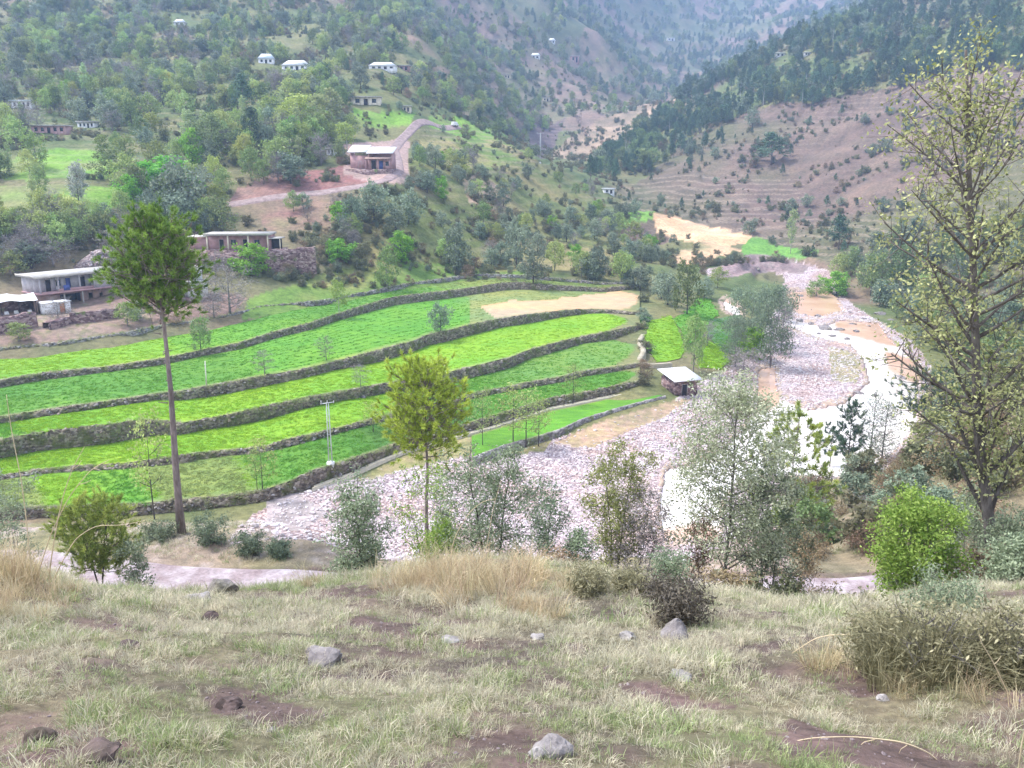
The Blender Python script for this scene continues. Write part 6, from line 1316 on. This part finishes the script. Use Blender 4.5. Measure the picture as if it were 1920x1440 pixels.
# stones
def rock_mesh(seed, mat, sub=2, flat=.7, rough=.28, sharp=0.0):
    import bmesh
    bm = bmesh.new(); bmesh.ops.create_icosphere(bm, subdivisions=sub, radius=.5); g = np.random.default_rng(seed); off = g.uniform(0, 50, 3)
    V = np.array([v.co[:] for v in bm.verts]); dn = unit(V)
    for _ in range(5):                       # planes cut facets off the ball
        nn = unit(g.normal(size=3)); c = g.uniform(.3, .44); k = V @ nn; V = V - np.maximum(k - c, 0)[:, None] * nn
    V *= (1 + rough * fbm(dn[:, 0] * 2.2 + off[0], dn[:, 1] * 2.2 + dn[:, 2] * 1.7 + off[1], seed, 3))[:, None]; V[:, 2] *= flat
    if sharp: V[:, 0] *= 1 - sharp * np.clip(V[:, 2] * 2, 0, 1); V[:, 1] *= 1 - sharp * np.clip(V[:, 2] * 2, 0, 1)
    for v, c in zip(bm.verts, V): v.co = c
    me = bpy.data.meshes.new('rock'); bm.to_mesh(me); bm.free(); me.materials.append(mat); return me
STN = [ # column, row, width px, label, material, flatness, sharp
 (415, 1116, 60, 'angular grey stone with pale face at the brow of the slope', 'rock', .8, .3), (372, 1128, 60, 'flat pale stone beside the angular grey stone', 'pale_rock', .25, 0), (602, 1240, 78, 'flat bluish-grey stone half sunk in the turf', 'rock', .4, 0), (1268, 1196, 56, 'pointed purple-grey stone below the dark twiggy shrub', 'rock', .95, .45), (1177, 1200, 32, 'small pale round stone left of the pointed stone', 'pale_rock', .75, 0),
 (1010, 1198, 30, 'small white-topped stone in the middle of the turf', 'pale_rock', .6, .2), (844, 1204, 40, 'flat pale stone left of the white-topped stone', 'pale_rock', .3, 0), (1036, 1415, 72, 'lichen-spotted grey stone among green grass at the bottom', 'rock', .7, .1), (1006, 1420, 34, 'pale lichen-covered lump beside the lichen-spotted stone', 'pale_rock', .8, 0), (432, 1330, 52, 'dark broken clod of earth with rootlets', 'dark_rock', .7, .3),
 (72, 1398, 62, 'dark angular clod at the bottom left', 'dark_rock', .8, .3), (186, 1425, 80, 'dark crumbled clod right of the angular clod', 'dark_rock', .6, .1), (396, 1164, 30, 'small dark stone below the angular grey stone', 'dark_rock', .8, 0), (1655, 1312, 24, 'small white stone below the large loose sedge-like bush', 'pale_rock', .6, 0), (1275, 1270, 46, 'flat pale stone on the worn track', 'pale_rock', .3, 0), (510, 1372, 18, 'tiny pale pebble below the dark clod', 'pale_rock', .7, 0), (240, 1215, 40, 'dark clod in the dry turf on the left', 'dark_rock', .5, 0)]
for i, (px, py, wp, lab, mt, fl, sh) in enumerate(STN):
    b = hit(px, py, 3, 26); s = wp / FPX * (b[1] * cP - b[2] * sP); o = put('stone', rock_mesh(400 + i, MAT[mt], 3, fl, .3, sh), None, b + np.array([0, 0, s * fl * .18]), i * 1.3, s); tag(o, lab, 'stone')
# river boulders
bd = np.random.default_rng(15); BM = [rock_mesh(450 + i, MAT['rock'], 3, .5, .5) for i in range(5)]
BO = [(1500,600,22),(1522,606,16),(1546,614,30),(1575,617,20),(1560,628,14),(1598,606,12),(1533,593,18),(1618,598,20),(1588,634,16),(1610,735,18),(1640,740,12),(1585,745,18),(1560,752,14),(1500,560,12),(1420,505,14),(1450,500,14),(1480,498,14),(1690,706,18),(1540,760,14),(1650,590,22),(1670,600,14),(1508,590,10),(1570,600,9),(1536,624,9),(1605,620,13),(1630,610,8),(1590,596,8)]
for px, py, wp in BO:
    b = hit(px, py, 80); s = wp / FPX * (b[1] * cP - b[2] * sP); o = put('boulder', BM[int(bd.integers(0, 5))], None, (b[0], b[1], float(H0(b[0], b[1])) - .12 - .08 * s), bd.uniform(0, 6), (s * bd.uniform(.8, 1.3), s * bd.uniform(.6, 1), s * bd.uniform(.7, 1.1))); tag(o, 'dark rounded boulder in the river shallows', 'boulder', 'boulders in the river')
# loose stones in the faces of the terrace walls
WS = proto_collection('wallstone', [rock_mesh(490 + i, MAT[('grey_stone', 'rock', 'terrace_stone', 'pale_rock')[i]], 1, .7, .3) for i in range(4)]); P = []
for foot, crown, k in WALLTOPS:
    m = 2000 if k == 'A' else 900; j = gg.integers(0, len(foot), m); t = gg.uniform(.02, 1.05, m)[:, None]; q = foot[j] * (1 - t) + crown[j] * t; q[:, 0] += gg.normal(0, .2, m); q[:, 1] -= .12
    P.append(q[gg.uniform(0, 1, m) < np.clip(.5 + 1.4 * fbm(q[:, 0] / 8, q[:, 1] / 8, 66, 2), .1, 1)])
P = np.concatenate(P); m = len(P); s = np.exp(gg.normal(-1.15, .35, m))
scatter('wall_stones', P, np.stack([gg.normal(0, .4, m), gg.normal(0, .4, m), gg.uniform(0, 6.28, m)], 1), np.stack([s * 1.3, s, s * .8], 1), gg.choice([0, 1, 2, 3], m, p=[.2, .18, .58, .04]), WS, 'rough stones showing in the terrace walls', 'stones')
# cobbles over the flat, pebbles on the worn earth
MAT['cob1'] = plain('pale_cobble', (0.62, 0.57, 0.57), .9, .2, 3, 0); MAT['cob2'] = plain('pink_cobble', (0.52, 0.46, 0.47), .9, .25, 3, 0); MAT['cob3'] = plain('grey_cobble', (0.36, 0.32, 0.33), .9, .25, 3, 0)
COB = proto_collection('cobble', [rock_mesh(470 + i, MAT[('cob1', 'cob2', 'cob2', 'cob3')[i]], 1, .65, .2) for i in range(4)])
n = 120000; y = np.sqrt(gg.uniform(50 ** 2, 230 ** 2, n)); x = gg.uniform(-.4, .5, n) * (y + Y0); px, py = project(x, y, G(x, y)); keep = in_poly(px + gg.normal(0, 5, n), py + gg.normal(0, 3, n), FLAT)
for q in POOLS: keep &= ~in_poly(px, py, q) | (gg.uniform(0, 1, n) < .01)
for q in ([(640,900),(760,855),(900,812),(1045,812),(1020,850),(900,850),(820,866),(700,895)], [(1040,830),(1130,790),(1255,752),(1300,745),(1240,785),(1110,840)]): keep &= ~in_poly(px, py, q) | (gg.uniform(0, 1, n) < .08)
keep &= fbm(x / 5, y / 5, 88, 3) > -.25; x, y = x[keep], y[keep]; m = len(x); s = np.exp(gg.normal(-1.5, .42, m))
scatter('river_cobbles', np.stack([x, y, G(x, y) + s * .1], 1), np.stack([gg.normal(0, .3, m), gg.normal(0, .3, m), gg.uniform(0, 6.28, m)], 1), np.stack([s * gg.uniform(.8, 1.4, m), s, s], 1), gg.choice([0, 1, 2, 3], m, p=[.3, .3, .25, .15]), COB, 'pale pinkish cobbles covering the river flat', 'cobbles')
n = 60000; y = np.sqrt(gg.uniform(3 ** 2, 18 ** 2, n)); x = gg.uniform(-.7, .7, n) * (y + 1); keep = gg.uniform(0, 1, n) < np.clip(bare_f(x, y) - .35, 0, 1) * .4; x, y = x[keep], y[keep]; m = len(x); s = np.exp(gg.normal(-4.1, .42, m))
PEB = proto_collection('pebble', [rock_mesh(480 + i, plain('soil_pebble_%d' % i, c_, .9, .2, 30, 0), 1, .65, .2) for i, c_ in enumerate(((.2, .16, .165), (.27, .225, .22), (.14, .105, .1)))])
scatter('soil_pebbles', np.stack([x, y, G(x, y) + s * .1], 1), np.stack([gg.normal(0, .3, m), gg.normal(0, .3, m), gg.uniform(0, 6.28, m)], 1), np.stack([s * 1.2, s, s], 1), gg.choice([0, 1, 2], m, p=[.45, .2, .35]), PEB, 'small pebbles on the bare purple earth', 'pebbles')
# long arching dead stalks
MAT['stalk'] = plain('dead_stalk', (0.62, 0.5, 0.33), .8, .2, 8, 0)
def stalk(pts, y, rad, label, twigs=(), name='dry_stalk'):
    ys = np.full(len(pts), float(y)) if np.isscalar(y) else np.array(y, float); Pc = np.array([at_y(p[0], p[1], q) for p, q in zip(pts, ys)])
    g0 = float(G(Pc[0, 0], Pc[0, 1])); Pc = np.concatenate([[[Pc[0, 0], Pc[0, 1], min(g0 - .05, Pc[0, 2])]], Pc]) if Pc[0, 2] > g0 else Pc
    t = np.linspace(0, len(Pc) - 1, len(Pc) * 6); C_ = np.stack([np.interp(t, np.arange(len(Pc)), Pc[:, j]) for j in range(3)], 1)
    for _ in range(5): C_[1:-1] = (C_[:-2] + 2 * C_[1:-1] + C_[2:]) / 4
    r = root(name, C_[0]); mb = MB(); mb.tube(C_ - C_[0], np.linspace(rad, rad * .35, len(C_)), 5); put('stem', mb.mesh('stem', [MAT['stalk']]), r)
    for f, dx, dz in twigs:
        q = C_[int(f * (len(C_) - 1))] - C_[0]; mb = MB(); mb.tube([q, q + np.array([dx * .6, .02, dz * .35]), q + np.array([dx, .03, dz])], [rad * .5, rad * .4, rad * .2], 4); put('side_stem', mb.mesh('side_stem', [MAT['stalk']]), r)
    return tag(r, label, 'stalk')
stalk([(1812,1345),(1760,1290),(1700,1235),(1640,1205),(1580,1188),(1530,1195),(1485,1225)], [6.6,6.6,6.7,6.8,6.9,7,7], .009, 'long arching dead stalk over the turf below the large loose sedge-like bush', ((.45,-.1,-.12),(.6,-.06,-.1),(.75,.03,-.08),(.35,-.12,-.05)))
stalk([(1800,1470),(1745,1412),(1690,1390),(1600,1381),(1520,1383),(1450,1400),(1370,1440)], 4.6, .006, 'arching dead stalk across the pebbly bare earth at the bottom right', ((.3,-.05,-.14),(.42,-.12,-.1),(.55,.02,-.12),(.7,-.08,-.08)))
stalk([(1930,1370),(1890,1300),(1862,1240),(1840,1205),(1836,1190)], 5.6, .006, 'thin upright dead stalk at the right edge', ((.5,.06,.05),))
stalk([(1905,1480),(1915,1400),(1925,1350),(1915,1300)], 4.4, .005, 'short dead stalk at the bottom right corner', ())
stalk([(92,1075),(105,990),(118,930),(135,880),(158,838)], 10.5, .010, 'tall dry stalk rising from the grass on the left, leftmost of a bunch', ((.8,.12,.12),))
stalk([(70,1080),(95,1000),(130,930),(170,880),(205,862)], 10.2, .009, 'dry stalk bending right from the grass on the left', ((.7,.15,.05),(.85,.1,-.06)))
stalk([(100,1085),(140,1010),(180,985),(230,985),(275,975)], 10.6, .008, 'low dry stalk leaning far right across the road edge', ())
stalk([(60,1085),(50,980),(40,900),(20,800),(12,740)], 9.8, .009, 'dry stalk leaning left at the left edge', ())
stalk([(840,1080),(850,1010),(880,960),(905,940),(930,935)], 22, .016, 'curved straw stalk above the tall dry grass', ())
stalk([(905,1075),(915,1010),(925,950),(940,900)], 22, .014, 'straight straw stalk above the tall dry grass', ())
# ------------------------------------------------------------------ air
hz = bpy.data.materials.new('haze'); hz.use_nodes = True; n = hz.node_tree.nodes; n.clear()
o_ = n.new('ShaderNodeOutputMaterial'); v_ = n.new('ShaderNodeVolumePrincipled'); v_.inputs['Color'].default_value = (0.44, 0.63, 1.0, 1); v_.inputs['Density'].default_value = 0.00029; v_.inputs['Anisotropy'].default_value = 0.2
hz.node_tree.links.new(v_.outputs[0], o_.inputs['Volume'])
mb = MB(); zmin = float(GZ2.min()) - 3; zmax = float(GZ2.max()) + 25; mb.box(-2900, 2900, -60, 2300, zmin, zmax)
tag(put('haze', mb.mesh('haze', [hz])), 'thin pale blue haze filling the valley', 'haze', kind='stuff')
